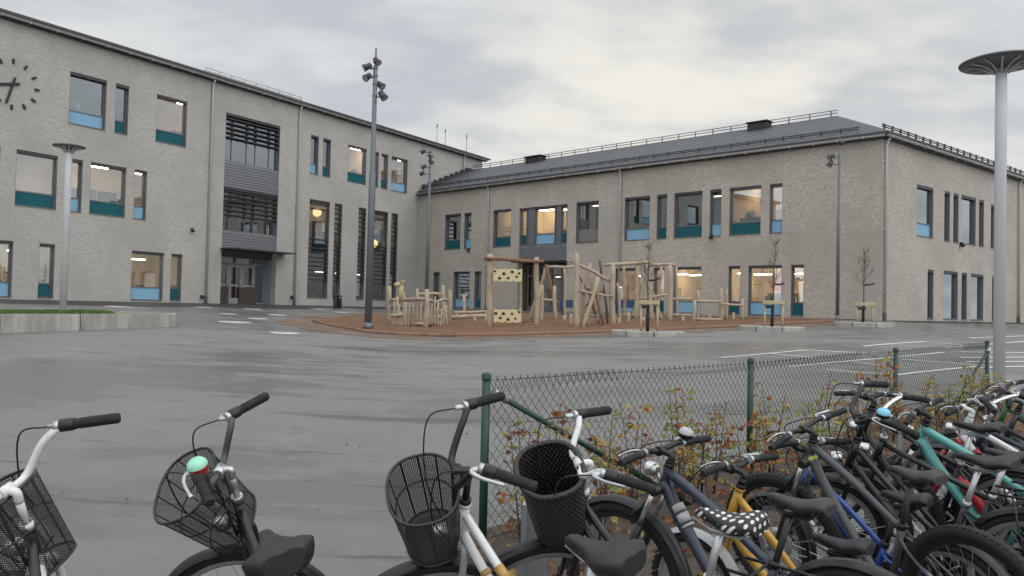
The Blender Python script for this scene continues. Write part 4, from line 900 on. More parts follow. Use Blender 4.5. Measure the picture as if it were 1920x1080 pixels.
# ------------------------------------------------------------------ bicycles
def cat(pts, k=5):
    pts = [V(p) for p in pts]; P = [pts[0]*2 - pts[1]] + pts + [pts[-1]*2 - pts[-2]]; out = []
    for i in range(1, len(P) - 2):
        a, b, c, d = P[i-1:i+3]
        for q in range(k):
            u = q / k; out.append(.5*((2*b) + (c-a)*u + (2*a-5*b+4*c-d)*u*u + (3*b-a-3*c+d)*u**3))
    return out + [pts[-1]]
def arc(c, r, a0, a1, n=24, ex=V((1, 0, 0)), ez=V((0, 0, 1))): return [c + ex*(r*math.cos(a0+(a1-a0)*i/n)) + ez*(r*math.sin(a0+(a1-a0)*i/n)) for i in range(n+1)]
def saddle_mesh(x, z, L, W, fat):
    mb = MB(); N = 20; base = len(mb.v); L *= .93; W *= .88
    us = [0, .03, .12, .25, .38, .5, .6, .7, .8, .88, .94, .98, 1.0]; st = len(us) - 1
    for i, u in enumerate(us):
        xx = x + L*.58 - L*u; e = (3*(u/.82)**2 - 2*(u/.82)**3)**1.35 if u < .82 else 1
        wd = .021 + (W/2 - .021) * e**1.25; top = z + .006 - .012*math.sin(PI*min(1, u/.85)) + .05*max(0, u-.6); dep = (.018 + .022*u) * fat
        if u > .82: q_ = (u-.82)/.18; wd *= (1 - .42*q_*q_); dep *= 1 - .45*q_**2; top -= .026*q_**2.5
        if u < .12: q_ = 1 - u/.12; wd *= 1 - .45*q_*q_; dep *= 1 - .4*q_; top -= .012*q_**2
        for j in range(N):
            a = 2*PI*j/N; ca, sa = math.cos(a), math.sin(a); yy = wd * math.copysign(abs(ca)**.75, ca)
            groove = -.006*math.exp(-(yy/.012)**2) if sa > 0 else 0
            mb.v.append(V((xx, yy, top + groove + (sa*.018 if sa > 0 else sa*dep) - .010*(yy/(W/2))**2)))
    for i in range(st):
        for j in range(N): a = base+i*N; mb.face((a+j, a+(j+1) % N, a+N+(j+1) % N, a+N+j)[::-1], 0, True)
    mb.face(tuple(base+j for j in range(N))); mb.face(tuple(base+st*N+j for j in range(N))[::-1])
    return mb
def wheel(root, hub, r, tr, T, mats, spokes=28, reflect=False):
    # T maps the wheel's own frame (x forward, z up) to the bike
    f = lambda p: T @ (V(p))
    w = MB(); w.tube([f(p) for p in arc(V(), r - tr, 0, 2*PI*39/40, 39)], tr, 10, 0, False, True)
    for i in range(int(2*PI*r/.03)):
        a = i * .03 / r; u = V((math.cos(a), 0, math.sin(a))); t_ = V((-math.sin(a), 0, math.cos(a))); o = u*(r - .001)
        for sy in (-1, 1): w.box((-.006, -.004, -.002), (.006, .004, .004), 0, T @ M4.Translation(o + V((0, sy*tr*.55, 0)) - u*tr*.18) @ M4.Rotation(-a + PI/2, 4, 'Y'))
    wo = w.build('tyre', mats['tyre'], root)
    q = MB(); R2 = r - 2*tr - .004; base = len(q.v); prof = [(R2+.012, -.013), (R2-.012, -.012), (R2-.018, 0), (R2-.012, .012), (R2+.012, .013)]; n = 40
    for i in range(n):
        a = 2*PI*i/n
        for rr, y in prof: q.v.append(f((rr*math.cos(a), y, rr*math.sin(a))))
    for i in range(n):
        for e in range(4): a = i*5+e; b = ((i+1) % n)*5+e; q.face((a, a+1, b+1, b), 0, True)
    q.build('rim', mats['rim'], wo)
    s = MB()
    for i in range(spokes):
        a = 2*PI*i/spokes; b = a + (.9 if i % 4 < 2 else -.9); sy = .028 if i % 2 else -.028
        s.tube([f((.022*math.cos(b), sy, .022*math.sin(b))), f((R2*math.cos(a), 0, R2*math.sin(a)))], .0013, 3, 0, False)
    s.build('spoke', mats['spoke'], wo)
    h = MB(); h.tube([f((0, -.055, 0)), f((0, -.034, 0)), f((0, -.03, 0)), f((0, -.02, 0)), f((0, .02, 0)), f((0, .03, 0)), f((0, .034, 0)), f((0, .055, 0))], [.008, .008, .026, .014, .014, .026, .008, .008], 12); h.build('hub', mats['hub'], wo)
    return wo
def fender(root, T, r, a0, a1, w, mat, name='fender', stay=True):
    q = MB(); n = 26; base = len(q.v); pr = [(-w/2, -.012), (-w*.3, .004), (0, .009), (w*.3, .004), (w/2, -.012)]
    for i in range(n+1):
        a = a0 + (a1-a0)*i/n
        for y, d in pr: q.v.append(T @ V(((r+d)*math.cos(a), y, (r+d)*math.sin(a))))
        for y, d in pr: q.v.append(T @ V(((r+d-.003)*math.cos(a), y, (r+d-.003)*math.sin(a))))
    for i in range(n):
        for e in range(4):
            a = base + i*10 + e; q.face((a, a+1, a+11, a+10), 0, True); a += 5; q.face((a, a+10, a+11, a+1), 0, True)
        for e in (0, 4): a = base + i*10 + e; q.face((a, a+10, a+15, a+5))
    o = q.build(name, mat, root)
    if stay:
        s = MB(); e = a1 - .35 if abs(math.cos(a1)) > .3 else a1
        for sy in (-1, 1): s.tube([T @ V((0, sy*.058, 0)), T @ V(((r-.01)*math.cos(e), sy*w/2, (r-.01)*math.sin(e)))], .0028, 5)
        s.build('fender_stay', G['alloy'], o)
    return o
def bicycle(label, X, Y, head, lean, steer, paint='paint_black', style='step', r=.345, wb=1.10, ha=69, rake=.05, sz=1.02, sh=.9, sx=.21, bar='city', rise=.12, wid=.22, swp=1.0, bk=.03,
            barmat='paint_black', grip='rubber', tyre=.02, rimmat='alloy', fend='fender_black', fendr=None, basket=None, rack=True, saddle='saddle_black', sw=.19, sl=.27, fork=None, bell=None, fat=1.0, lever='alloy',
            stand=True, guard=True, shock=False, accent=None, light=True, rear_light=False, stem='alloy', group='bicycles parked along the hedge', bottle=None, zoff=0, disc=False, twin=True, tw=1.0):
    Mx = M4.Translation(gp(X, Y, zoff)) @ M4.Rotation(head, 4, 'Z') @ M4.Rotation(-lean, 4, 'X')
    root = empty('bicycle', Mx, label, 'bicycle', group); fork = fork or paint
    h = math.radians(ha); ax = V((-math.cos(h), 0, math.sin(h))); pp = V((math.sin(h), 0, math.cos(h)))
    fh = V((wb, 0, r)); o = fh - pp*rake; st = o + ax*((sz - o.z)/ax.z)
    S = M4.Translation(o) @ M4.Rotation(steer, 4, ax) @ M4.Translation(-o)
    B = S @ M4.Translation(st) @ M4(((pp.x, 0, ax.x, 0), (0, 1, 0, 0), (pp.z, 0, ax.z, 0), (0, 0, 0, 1)))      # bar frame
    fW = S @ M4.Translation(fh); rW = M4.Translation((0, 0, r)); k = wb/1.10
    bb = V((.44*k, 0, .285 if r > .3 else .23)); sad = V((sx, 0, sh)); sdir = (V((sx + .015, 0, sh)) - bb).normalized()
    hub = V((0, 0, r)); crown = o + ax*((2*r + .045 + (.06 if shock else 0) - o.z)/ax.z); ht = st - ax*(.13 if bar == 'city' else .06)
    if (ht - crown).dot(ax) < .1: ht = crown + ax*.1
    pm = G[paint]; f = MB()
    stz = (sh - (.24 if style == 'mtb' else .22)); stp = bb + sdir*((stz - bb.z)/sdir.z)
    f.tube([bb, stp], .0155, 12); hm = crown.lerp(ht, .28); hp = crown.lerp(ht, .8)
    f.tube([bb - V((0, .036, 0)), bb + V((0, .036, 0))], .021, 12)
    f.tube([crown - ax*.005, ht], .0195, 14); f.tube([crown, crown + ax*.012], .023, 14); f.tube([ht - ax*.012, ht], .023, 14)
    if style == 'mtb':
        f.tube(cat([hp, hp.lerp(stp, .5) + V((0, 0, -.004)), stp - sdir*.03], 5), [.0205*tw]*6 + [.0165*tw]*5, 14, 0, True, False, .85)
        f.tube(cat([hm, hm.lerp(bb, .3) + V((.012, 0, -.012)), bb], 5), [.0225*tw]*6 + [.02*tw]*5, 14)
        ss0 = stp - sdir*.06
    elif style == 'diamond':
        f.tube([hp, stp - sdir*.03], .0145, 12); f.tube([hm, bb], .0165, 12); ss0 = stp - sdir*.04
    else:
        lo = bb + sdir*.16
        f.tube(cat([hm, hm.lerp(bb, .55) + V((.0, 0, -.015)), bb], 6), .017 if style != 'kid' else .02, 12)
        if twin: f.tube(cat([hp - ax*.01, hp.lerp(lo, .5) + V((-.0, 0, -.025)), lo], 6), .0155, 12)
        ss0 = stp - sdir*.05
    for sy in (-1, 1):
        f.tube(cat([bb + V((-.02, sy*.022, 0)), bb.lerp(hub, .35) + V((0, sy*.042, 0)), hub + V((0, sy*.062, 0))], 4), .0095, 8)
        f.tube(cat([ss0 + V((0, sy*.014, 0)), ss0.lerp(hub, .3) + V((0, sy*.045, 0)), hub + V((0, sy*.062, 0))], 4), .0075, 8)
        f.tube([hub + V((0, sy*.060, 0)), hub + V((0, sy*.068, 0))], .016, 10)
    fo = f.build('frame', pm, root)
    if accent:
        for s0, s1 in accent[1]: q = MB(); q.tube([hm.lerp(bb, s0), hm.lerp(bb, s1)], accent[2], 12); q.build('frame_band', G[accent[0]], fo)
        if twin and style == 'step' and len(accent) > 3:
            lo = bb + sdir*.16; c2 = cat([hp - ax*.01, hp.lerp(lo, .5) + V((0, 0, -.025)), lo], 6)
            q = MB(); q.tube(c2[4:6], .018, 12); q.build('frame_band', G[accent[0]], fo)
    # fork
    q = MB()
    if shock:
        for sy in (-1, 1):
            q.tube([S @ (crown + V((0, sy*.055, 0))), S @ (fh.lerp(crown, .62) + V((0, sy*.055, 0)))], .013, 10, 1); q.tube([S @ (fh.lerp(crown, .64) + V((0, sy*.055, 0))), S @ (fh + V((0, sy*.058, 0)))], [.019, .016], 10)
        q.tube([S @ (crown + V((0, -.07, -.005))), S @ (crown + V((0, .07, -.005)))], .022, 10); q.tube([S @ (fh.lerp(crown, .66) + pp*.05 + V((0, -.055, .0))), S @ (fh.lerp(crown, .78) + pp*.05), S @ (fh.lerp(crown, .66) + pp*.05 + V((0, .055, 0)))], .012, 8)
    else:
        for sy in (-1, 1): q.tube(cat([S @ (crown + V((0, sy*.02, 0))), S @ (crown + V((0, sy*.048, -.03))), S @ (o.lerp(crown, .35) + V((0, sy*.052, 0))), S @ (fh + V((0, sy*.055, 0)))], 4), [.014]*4 + [.014, .0135, .013, .0125, .012, .011, .01, .009, .009], 10)
        q.tube([S @ (crown + V((0, -.03, -.004))), S @ (crown + V((0, .03, -.004)))], .016, 10)
    fk = q.build('fork', [G[fork], G['chrome']], root)
    q = MB(); q.tube([ht, ht + ax*.02], .021, 12, 0); q.tube([ht + ax*.02, st - ax*.012], .0125 if bar == 'city' else .017, 12); c0 = B @ V((.04 if bar == 'city' else .06, 0, 0))
    q.tube(cat([st - ax*.03, st + ax*.006, c0], 4), [.0135]*9, 12); q.tube([B @ V((.04 if bar == 'city' else .06, -.022, 0)), B @ V((.04 if bar == 'city' else .06, .022, 0))], .021, 12); q.build('stem', G[stem], root)
    # handlebar
    def bp(s):
        if bar == 'city':
            g0 = V((-bk, s*wid, rise)); g1 = g0 + V((-math.sin(swp), s*math.cos(swp), -.05))*.14
            return [V((.04, 0, 0)), V((.05, s*.08, .0)), V((.02 - bk*.3, s*(wid-.06), rise*.75)), g0, g1]
        return [V((.06, 0, 0)), V((.066, s*.06, .004)), V((.058, s*.12, rise)), V((.045, s*(wid-.13), rise)), V((.03, s*wid, rise))]
    pts = cat([B @ p for p in bp(1)[::-1]] + [B @ p for p in bp(-1)[1:]], 6); hb = MB(); hb.tube(pts, .0125 if bar == 'city' else .0135, 12); ho = hb.build('handlebar', G[barmat], root)
    for s in (1, -1):
        P = [B @ p for p in bp(s)]; d = (P[4] - P[3]).normalized(); L = (P[4] - P[3]).length; g0 = P[4] - d*min(.125, L); e_ = 1 if bar == 'city' else .86
        q = MB(); q.tube([g0, g0 + d*.006, g0 + d*.01, g0 + d*.05, P[4] - d*.02, P[4], P[4] + d*.008], [x*e_ for x in (.018, .018, .0165, .0175, .0165, .018, .014)], 12)
        for i in range(9): c_ = g0 + d*(.018 + i*.011); q.tube([c_, c_ + d*.004], .0182*e_, 10)
        q.build('grip', G[grip], ho)
        q = MB(); q.tube([g0 - d*.045, g0 - d*.04, g0 - d*.004, g0], [.016*e_, .021*e_, .021*e_, .018*e_], 12); q.build('shifter', G['black'], ho)
        fw_ = (B.to_3x3() @ V((1, 0, -.25))).normalized(); a = g0 - d*.05
        q = MB(); q.tube(cat([a, a + fw_*.035, a + fw_*.055 + d*.05, a + fw_*.05 + d*.13], 4), [.011]*4 + [.009]*4 + [.007]*4 + [.008], 8, 0, True, False, .6); q.tube([a - d*.01, a + d*.014], .017, 10); q.build('brake_lever', G[lever], ho)
        q = MB(); tgt = S @ (crown + pp*.03 + V((0, s*.03, .02))); q.tube(cat([a + fw_*.03, a + fw_*.10 - V((0, 0, .02)) - d*.05, a.lerp(tgt, .55) + fw_*(.11 if bar == 'city' else .17), tgt], 6), .003, 5, 0, False); q.build('cable', G['cable'], ho)
    if bell:
        s, cols = bell; P = [B @ p for p in bp(s)]; d = (P[3] - P[2]).normalized(); c_ = P[3] - d*.03; up = (B.to_3x3() @ V((.1, 0, 1))).normalized(); R_ = up.to_track_quat('Z', 'Y').to_matrix().to_4x4(); T = M4.Translation(c_ + up*.016) @ R_
        q = MB(); e = 1.04 if cols[0] == 'paint_mint' else 1; q.lathe([(.001, -.016*(e>1)), (.020*e, -.014*(e>1)), (.030*e, .006), (.033*e, .026*e)], 20, T, 1); q.lathe([(.033*e, .026*e), (.031*e, .036*e), (.022*e, .046*e), (.001, .05*e)], 20, T, 0); q.tube([c_, c_ + up*.017], .009, 8, 2); q.build('bell', [G[cols[0]], G[cols[1]], G['black']], ho)
    # wheels
    wm = dict(tyre=G['rubber'], rim=G[rimmat], spoke=G['alloy'], hub=G['alloy'])
    wheel(root, hub, r, tyre, rW, wm); wheel(root, fh, r, tyre, fW, wm)
    if disc:
        for T, sy in ((rW, .04), (fW, .04)): q = MB(); q.lathe([(.04, 0), (.08, 0), (.08, .002), (.04, .002)], 24, T @ M4.Translation((0, sy, 0)) @ M4.Rotation(-PI/2, 4, 'X')); q.build('brake_disc', G['alloy'], root)
    if fend:
        fender(root, rW, r + .018, math.radians(10), math.radians(200), tyre*2.6, G[fendr or fend]); fender(root, fW, r + .018, math.radians(35), math.radians(195), tyre*2.6, G[fend])
    # saddle
    q = MB(); q.tube([stp - sdir*.02, stp, stp + sdir*((sh - .05 - stp.z)/sdir.z)], .0135, 10); q.tube([stp - sdir*.025, stp + sdir*.004], .019, 12); q.box((sx - .05, -.02, sh - .055), (sx + .05, .02, sh - .038))
    for sy in (-1, 1): q.tube([V((sx + .13, sy*.012, sh - .02)), V((sx + .05, sy*.022, sh - .044)), V((sx - .05, sy*.022, sh - .044)), V((sx - .10, sy*.045, sh - .02))], .0035, 5)
    q.build('seat_post', G['paint_black'] if style == 'mtb' else G['alloy'], root)
    saddle_mesh(sx - .02, sh, sl, sw, fat).build('saddle', G[saddle], root)
    # drivetrain
    cr = MB(); cr.lathe([(.075, -.002), (.094, -.002), (.094, .002), (.075, .002), (.075, -.002)], 32, M4.Translation(bb + V((0, -.055, 0))) @ M4.Rotation(PI/2, 4, 'X'))
    for i in range(5): a = 2*PI*i/5; cr.tube([bb + V((0, -.055, 0)), bb + V((.08*math.cos(a), -.055, .08*math.sin(a)))], .007, 6)
    ca = V((math.cos(.6), 0, math.sin(.6))); cl = .165*min(1, r/.34)
    for s in (-1, 1): cr.tube([bb + V((0, s*.03, 0)), bb + V((0, s*.072, 0)), bb + V((0, s*.078, 0)) + ca*(cl*s)], [.012, .013, .009], 8)
    co = cr.build('crankset', G['alloy'] if style != 'mtb' else G['black'], root)
    for s in (-1, 1): q = MB(); c_ = bb + V((0, s*.13, 0)) + ca*(cl*s); q.bev(c_ - V((.045, .045, .011)), c_ + V((.045, .045, .011)), .006); q.build('pedal', G['black'], co)
    q = MB(); y = -.055
    for sg in (1, -1): q.tube([bb + V((0, y, .092*sg)), hub + V((0, y, .038*sg))], .0045, 5)
    q.tube([p + V((0, y, 0)) for p in arc(hub, .038, PI/2, 3*PI/2, 8)], .0045, 5); q.lathe([(.02, -.006), (.036, -.006), (.036, .006), (.02, .006)], 20, M4.Translation(hub + V((0, y, 0))) @ M4.Rotation(PI/2, 4, 'X')); q.build('chain', G['black'], root)
    if guard:
        q = MB(); d = (hub - bb); P1 = [bb + V((.11*math.cos(a), -.075, .11*math.sin(a))) for a in [PI/2 - PI*i/10 for i in range(11)]]; P2 = [hub + V((-.0, -.075, -.055)), hub + V((-.06, -.075, 0)), hub + V((0, -.075, .055))]
        n = len(P1) + len(P2); N = len(q.v); q.v += P1 + P2 + [p + V((0, .012, 0)) for p in P1 + P2]; q.face(tuple(range(N, N+n))); q.face(tuple(range(N+n, N+2*n))[::-1])
        for i in range(n): j = (i+1) % n; q.face((N+i, N+j, N+n+j, N+n+i))
        q.build('chain_guard', G['fender_black'], root)
    if stand: q = MB(); a = hub.lerp(bb, .35) + V((0, .05, -.01)); q.tube([a, a + V((-.02, .10 + .2*lean, -.2)), a + V((-.05, .17 + .3*lean, -a.z + .0 - .06))], .008, 8); q.build('kickstand', G['alloy'], root)
    if rack:
        q = MB(); zt_ = 2*r + .075
        for sy in (-.055, .055): q.tube([V((.20*k, sy, zt_)), V((-.26, sy, zt_))], .0055, 6); q.tube([V((-.02, sy*1.25, r)), V((-.10, sy*1.2, zt_))], .005, 6); q.tube([V((.02, sy*1.25, r)), V((.08, sy*1.2, zt_))], .005, 6)
        for xx in (-.26, -.14, -.02, .12): q.tube([V((xx, -.055, zt_)), V((xx, .055, zt_))], .005, 6)
        q.build('rear_rack', G['black'], root)
    if rear_light: q = MB(); c_ = V((-.27, 0, 2*r + .03)) if rack else (V((-.30, 0, r + .235)) if fend else V((sx - .08, 0, sh - .13))); q.bev(c_ - V((.02, .042, .03)), c_ + V((.02, .042, .03)), .01); q.build('rear_light', G['reflector_red'], root)
    if light: q = MB(); c_ = S @ (crown + pp*.07 + ax*.05); d = (S.to_3x3() @ V((1, 0, 0))).normalized(); q.tube([c_ - d*.03, c_ - d*.02, c_ + d*.02, c_ + d*.03], [.012, .028, .033, .03], 14); q.tube([c_ - d*.02, S @ crown], .006, 6); q.build('headlight', G['chrome'], root)
    if basket:
        kind, W, L, H, bx, bz, bt, brl = basket; T = S @ M4.Translation(st + V((bx, 0, bz))) @ M4.Rotation(bt, 4, 'Y') @ M4.Rotation(-brl, 4, 'X') @ M4.Translation((L/2, 0, 0)); q = MB(); r0_, r1_ = .40, .5
        pr = [(.001, -H), (r0_*.7, -H), (r0_, -H)] + [(r0_ + (r1_-r0_)*(i/8)**.8, -H + H*i/8) for i in range(1, 9)]
        q.lathe(pr, 36, T, 0, True, L, W, 2.5); bo = q.build('basket', G[{'mesh': 'basket_mesh', 'cloth': 'basket_cloth', 'wicker': 'wicker'}[kind]], root)
        rim = MB(); ring = lambda rr, z: [T @ V((rr*math.cos(a)*e*L, rr*math.sin(a)*e*W, z)) for a, e in [(2*PI*i/36, (abs(math.cos(2*PI*i/36))**2.5 + abs(math.sin(2*PI*i/36))**2.5)**(-1/2.5)) for i in range(36)]]
        rim.tube(ring(.5, 0), .011 if kind == 'wicker' else .0055, 7, 0, False, True)
        if kind != 'wicker':
            rim.tube(ring(.5 - .1*.45, -H*.45), .0035, 5, 0, False, True); rim.tube(ring(.402, -H), .005, 5, 0, False, True)
            for i in range(0, 36, 3): rim.tube([ring(.5, 0)[i], ring(.402, -H)[i]], .0026, 4, 0, False)
        rim.build('rim', G['paint_black'] if kind != 'wicker' else G['wicker'], bo)
        q = MB()
        q.tube([B @ V((.052, -.04, 0)), B @ V((.052, .04, 0))], .006, 6)
        for sy in (-.04, .04): q.tube([T @ V((-L*.45, sy, -H*.25)), B @ V((.05, sy, 0)), S @ (crown + V((.02, sy*.6, .01))), T @ V((-L*.38, sy, -H*.7))], .005, 6)
        q.build('basket_bracket', G['black'], bo)
    if bottle: q = MB(); a = hm.lerp(bb, .45) + V((-.035, 0, .04)); d = (bb - hm).normalized(); q.tube([a + d*.17, a + d*.165, a + d*.01, a - d*.01, a - d*.015, a - d*.04], [.024, .029, .029, .026, .015, .013], 14); q.build('water_bottle', G[bottle], root)
    return root
R = math.radians
bicycle('black bicycle with tall white handlebar and black mesh basket, cut by the left edge', -.916, 1.789, R(118), .242, .735, 'paint_black', sz=.99, rise=.132, wid=.20, swp=.93, bk=.04, sh=.87, barmat='paint_white', stem='paint_white', accent=('paint_white', [(.02, .3)], .0205), basket=('mesh', .29, .24, .285, .02, .0, .0, .06), fork='paint_white')
bicycle('black bicycle with mesh basket and a mint and red bell on its handlebar', -.358, 2.235, R(118.7), .294, 1.008, 'paint_black', sz=1.0, rise=.123, wid=.189, swp=.588, bk=-.02, sh=.889, sx=.215, barmat='paint_grey', basket=('mesh', .302, .244, .275, .064, .017, .03, .296), bell=(1, ('paint_mint', 'paint_red')), sw=.24, sl=.29, fat=2.6)
bicycle('white bicycle with gold bands, grey handlebar and dense black mesh front basket', .542, 2.231, R(131.8), .199, 1.032, 'paint_white', sz=1.015, rise=.147, wid=.207, swp=1.056, bk=.029, sh=.888, sx=.208, barmat='black', stem='black', accent=('paint_gold', [(.24, .27), (.29, .32)], .019, 1), basket=('cloth', .297, .243, .283, .048, -.02, -.12, .244), fend='fender_black', fendr='paint_white', sw=.21, sl=.28, fork='paint_silver', fat=1.9)
bicycle('black bicycle with white handlebar, wicker basket and polka dot saddle cover', .957, 2.421, R(132.5), .151, 1.007, 'paint_black', sz=.988, rise=.093, wid=.212, swp=1.174, bk=.005, sh=.91, sx=.22, barmat='paint_white', stem='paint_white', basket=('wicker', .295, .243, .283, .03, .025, -.03, .10), saddle='polka', sw=.18, sl=.25, fat=1.2, rear_light=False, accent=('paint_pink', [(.62, .75)], .018), light=True)
bicycle('navy mountain bike with flat black handlebar and grey saddle', 1.224, 2.658, R(128.3), .03, .086, 'paint_navy', 'mtb', sz=.93, sh=.866, sx=.234, bar='flat', wid=.31, rise=.02, tyre=.026, fend='fender_black', rear_light=True, saddle='saddle_grey', sw=.15, sl=.27, shock=True, fork='paint_black', rimmat='black', stand=True, rack=False, guard=False, accent=('paint_silver', [(.16, .205), (.22, .275), (.29, .305)], .0287), stem='black', barmat='black', twin=False, tw=1.25, bell=(-1, ('paint_silver', 'black')), light=True)
bicycle("small yellow child's bicycle squeezed between the navy and the grey mountain bikes", 1.50, 2.99, R(132.5), .056, -.07, 'paint_yellow', 'mtb', r=.25, wb=.9, sz=.82, sh=.63, sx=.20, bar='flat', wid=.27, rise=.04, tyre=.024, fend='paint_silver', rack=False, guard=False, sw=.14, sl=.24, stem='black', barmat='black', light=False, bottle=None)
bicycle('dark grey mountain bike with lime cable, big wheels and narrow grey saddle', 1.93, 3.12, R(112), .131, .26, 'paint_grey', 'mtb', r=.36, sz=.96, sh=.885, sx=.245, bar='flat', wid=.32, rise=.02, tyre=.028, fend=None, saddle='saddle_grey', sw=.145, shock=True, fork='paint_black', rimmat='black', rack=False, guard=False, stem='black', barmat='black', accent=('paint_lime', [(.02, .05)], .026), disc=True, twin=False, tw=1.12, light=False, rear_light=False)
bicycle("blue and white child's bicycle half hidden behind the grey mountain bike", 2.03, 3.52, R(128), .08, -.25, 'paint_blue', 'mtb', r=.26, wb=.92, sz=.80, sh=.68, sx=.2, bar='flat', wid=.26, rise=.05, tyre=.026, fend='fender_black', rack=False, guard=False, sw=.14, sl=.24, stem='black', barmat='black', light=False, fork='paint_white', bottle='paint_blue')
bicycle('black city bicycle with curved black handlebar and a pale blue bell', 2.42, 3.48, R(126), .13, .75, 'paint_black', 'step', sz=1.02, rise=.10, wid=.22, swp=1.1, bk=.03, sh=.90, sw=.20, bell=(1, ('paint_sky', 'black')), barmat='black', stem='black')
bicycle('turquoise mountain bike with black flat handlebar behind the city bicycle', 2.97, 3.84, R(129.6), .108, .10, 'paint_turquoise', 'mtb', r=.36, sz=.99, sh=.9, bar='flat', wid=.31, rise=.02, tyre=.027, fend=None, shock=True, fork='paint_black', rimmat='black', rack=False, guard=False, sw=.15, stem='black', barmat='black', bottle='paint_red', disc=True, twin=False, tw=1.35)
bicycle('black bicycle with a broad black saddle just behind the turquoise bike', 2.80, 4.22, R(127), .06, -.3, 'paint_black', 'diamond', sz=.98, sh=.91, bar='flat', wid=.29, rise=.03, sw=.19, sl=.28, fend='fender_black', barmat='black', stem='black')
bicycle('white and red mountain bike with pale stem behind the turquoise bike', 3.40, 4.16, R(130.3), .088, -.03, 'paint_white', 'mtb', sz=.98, sh=.88, bar='flat', wid=.31, rise=.02, tyre=.026, fend=None, shock=True, fork='paint_red', rimmat='alloy', rack=False, guard=False, sw=.15, stem='paint_white', barmat='black', accent=('paint_red', [(.15, .24), (.27, .29), (.32, .5)], .0235), twin=False)
bicycle('dark green bicycle with upright black handlebar at the far end of the row', 4.13, 4.93, R(131), .083, .0, 'paint_green', 'diamond', sz=1.0, sh=.9, bar='flat', wid=.30, rise=.05, barmat='black', stem='black', fend='fender_black')
bicycle('black bicycle with red rear light between the white and the dark green one', 3.75, 4.50, R(130), .07, .12, 'paint_black', 'diamond', sz=.97, sh=.87, bar='flat', wid=.30, rise=.03, barmat='black', stem='black', saddle='saddle_grey')
bicycle('black city bicycle squeezed in left of the turquoise bike', 2.66, 3.68, R(128), .10, .35, 'paint_black', 'diamond', sz=.99, rise=.07, wid=.22, swp=.9, sh=.885, barmat='chrome', stem='alloy', fend='fender_black')
bicycle('dark blue bicycle with chrome handlebar beside the white and red one', 3.62, 4.30, R(132), .09, -.2, 'paint_navy', 'diamond', sz=1.0, rise=.08, wid=.23, swp=.9, sh=.89, barmat='chrome', fend='fender_black')
bicycle('dark grey bicycle just left of the dark green one at the row end', 4.02, 4.66, R(129), .08, .15, 'paint_grey', 'diamond', sz=.98, sh=.88, bar='flat', wid=.29, rise=.03, barmat='black', stem='black', fend='fender_black')
# galvanised stands the front wheels lean on
for px, py, zz, lb in ((1003, 930, 3.25, 'grey steel bicycle stand plate beside the wicker basket'), (1690, 800, 4.75, 'grey steel bicycle stand plate among the bikes at the right')):
    a = at(px, py, zz); b = gp(a.x, a.y); h = a.z - b.z; t = Thing('bike_stand', b, lb, 'bike stand', 'steel bicycle stands'); T = M4.Translation(b) @ M4.Rotation(R(60), 4, 'Z')
    q = MB(); w0, w1 = .13, .085; pts = [(-w0, 0), (w0, 0), (w1, h-.02), (w1-.02, h), (-w1+.02, h), (-w1, h-.02)]; N = len(q.v)
    for y in (-.012, .012): q.v += [T @ V((x, y, z)) for x, z in pts]
    q.face(tuple(range(N, N+6))); q.face(tuple(range(N+6, N+12))[::-1])
    for i in range(6): j = (i+1) % 6; q.face((N+i, N+6+i, N+6+j, N+j))
    t.add('plate', q, G['galvanised']); q = MB(); q.bev((-.22, -.10, -.02), (.22, .10, .015), .005, 0, T); t.add('foot', q, G['galvanised'])
# ------------------------------------------------------------------ sky and sun
w = bpy.data.worlds.new('World'); scn.world = w; w.use_nodes = True; nt = w.node_tree; nt.nodes.clear(); T = NT(nt)
out = nt.nodes.new('ShaderNodeOutputWorld'); tc = nt.nodes.new('ShaderNodeTexCoord'); dirv = tc.outputs['Generated']
SUN_EL, SUN_AZ = math.radians(38), math.radians(112)
sky = nt.nodes.new('ShaderNodeTexSky'); sky.sky_type = 'NISHITA'; sky.sun_disc = False; sky.sun_elevation = SUN_EL; sky.sun_rotation = SUN_AZ; sky.air_density = 1; sky.dust_density = 3
sp = nt.nodes.new('ShaderNodeSeparateXYZ'); T.link(dirv, sp.inputs[0])
el = T.math('MAXIMUM', sp.outputs[2], 0.0); dv = T.math('ADD', el, .22)
cb = nt.nodes.new('ShaderNodeCombineXYZ'); T.link(T.math('DIVIDE', sp.outputs[0], dv), cb.inputs[0]); T.link(T.math('DIVIDE', sp.outputs[1], dv), cb.inputs[1])
n1 = T.noise(T.scale(cb.outputs[0], (.85, 1.5, 1)), 1.0, 7, .5); n2 = T.noise(T.scale(cb.outputs[0], (2.6, 3.4, 1)), 1.3, 6, .55)
nn = T.math('ADD', T.math('MULTIPLY', n1, .65), T.math('MULTIPLY', n2, .35))
lum = T.ramp(nn, .42, .58)
grey = T.mix(lum, (3.45, 3.68, 3.9), (4.65, 4.75, 4.78))
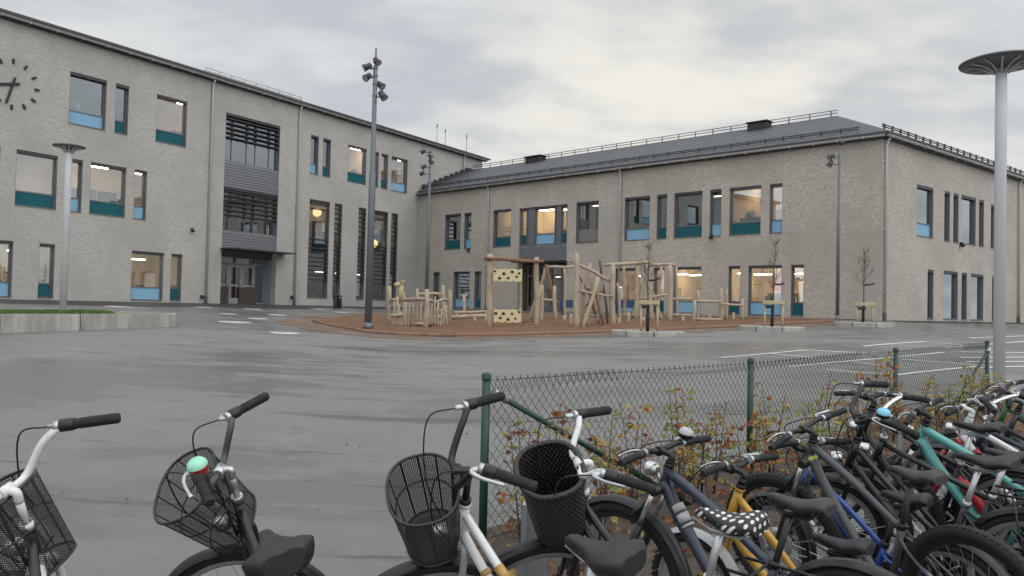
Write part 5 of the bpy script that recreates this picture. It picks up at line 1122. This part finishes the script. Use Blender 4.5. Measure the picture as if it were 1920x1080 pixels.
warm = T.ramp(T.noise(T.scale(cb.outputs[0], (.8, .9, 1)), 1.7, 4, .5), .50, .66)
grey = T.mix(T.math('MULTIPLY', warm, .2), grey, (5.2, 5.15, 4.95))
gd = V((.22, .95, .17)).normalized()          # thin, bright cloud low over the far roofs
vd = nt.nodes.new('ShaderNodeVectorMath'); vd.operation = 'DOT_PRODUCT'; T.link(dirv, vd.inputs[0]); vd.inputs[1].default_value = gd
glow = T.math('MULTIPLY', T.ramp(vd.outputs['Value'], .925, 1.0), T.ramp(nn, .36, .58))
grey = T.mix(T.math('MULTIPLY', glow, .85), grey, (6.0, 5.7, 5.0))
zen = T.math('ADD', 1.0, T.math('MULTIPLY', T.ramp(el, .38, .85), 1.15))
zen = T.math('ADD', zen, T.math('MULTIPLY', T.ramp(T.math('MULTIPLY', sp.outputs[1], -1.0), -.1, .7), .95))
vm = nt.nodes.new('ShaderNodeVectorMath'); vm.operation = 'SCALE'; T.link(grey, vm.inputs[0]); T.link(zen, vm.inputs['Scale'])
fin = T.mix(.95, sky.outputs[0], vm.outputs[0])
bg = nt.nodes.new('ShaderNodeBackground'); T.link(fin, bg.inputs[0]); bg.inputs[1].default_value = .1; T.link(bg.outputs[0], out.inputs[0])
sl = bpy.data.lights.new('sun', 'SUN'); sl.energy = .28; sl.angle = math.radians(50); sl.color = (1, .97, .93)
so = bpy.data.objects.new('sun', sl); COL.objects.link(so)
sd = V((math.sin(SUN_AZ) * math.cos(SUN_EL), math.cos(SUN_AZ) * math.cos(SUN_EL), math.sin(SUN_EL))); so.rotation_euler = sd.to_track_quat('Z', 'Y').to_euler()
vs = scn.view_settings; scn.display_settings.display_device = 'sRGB'; vs.view_transform = 'Standard'; vs.look = 'None'; vs.gamma = 1; vs.use_curve_mapping = False; vs.exposure = .66
scn.cycles.use_denoising = True
scn.cycles.max_bounces = 8; scn.cycles.transparent_max_bounces = 24; scn.cycles.glossy_bounces = 4; scn.cycles.diffuse_bounces = 4
scn.cycles.sample_clamp_indirect = 6; scn.cycles.caustics_reflective = False; scn.cycles.caustics_refractive = False
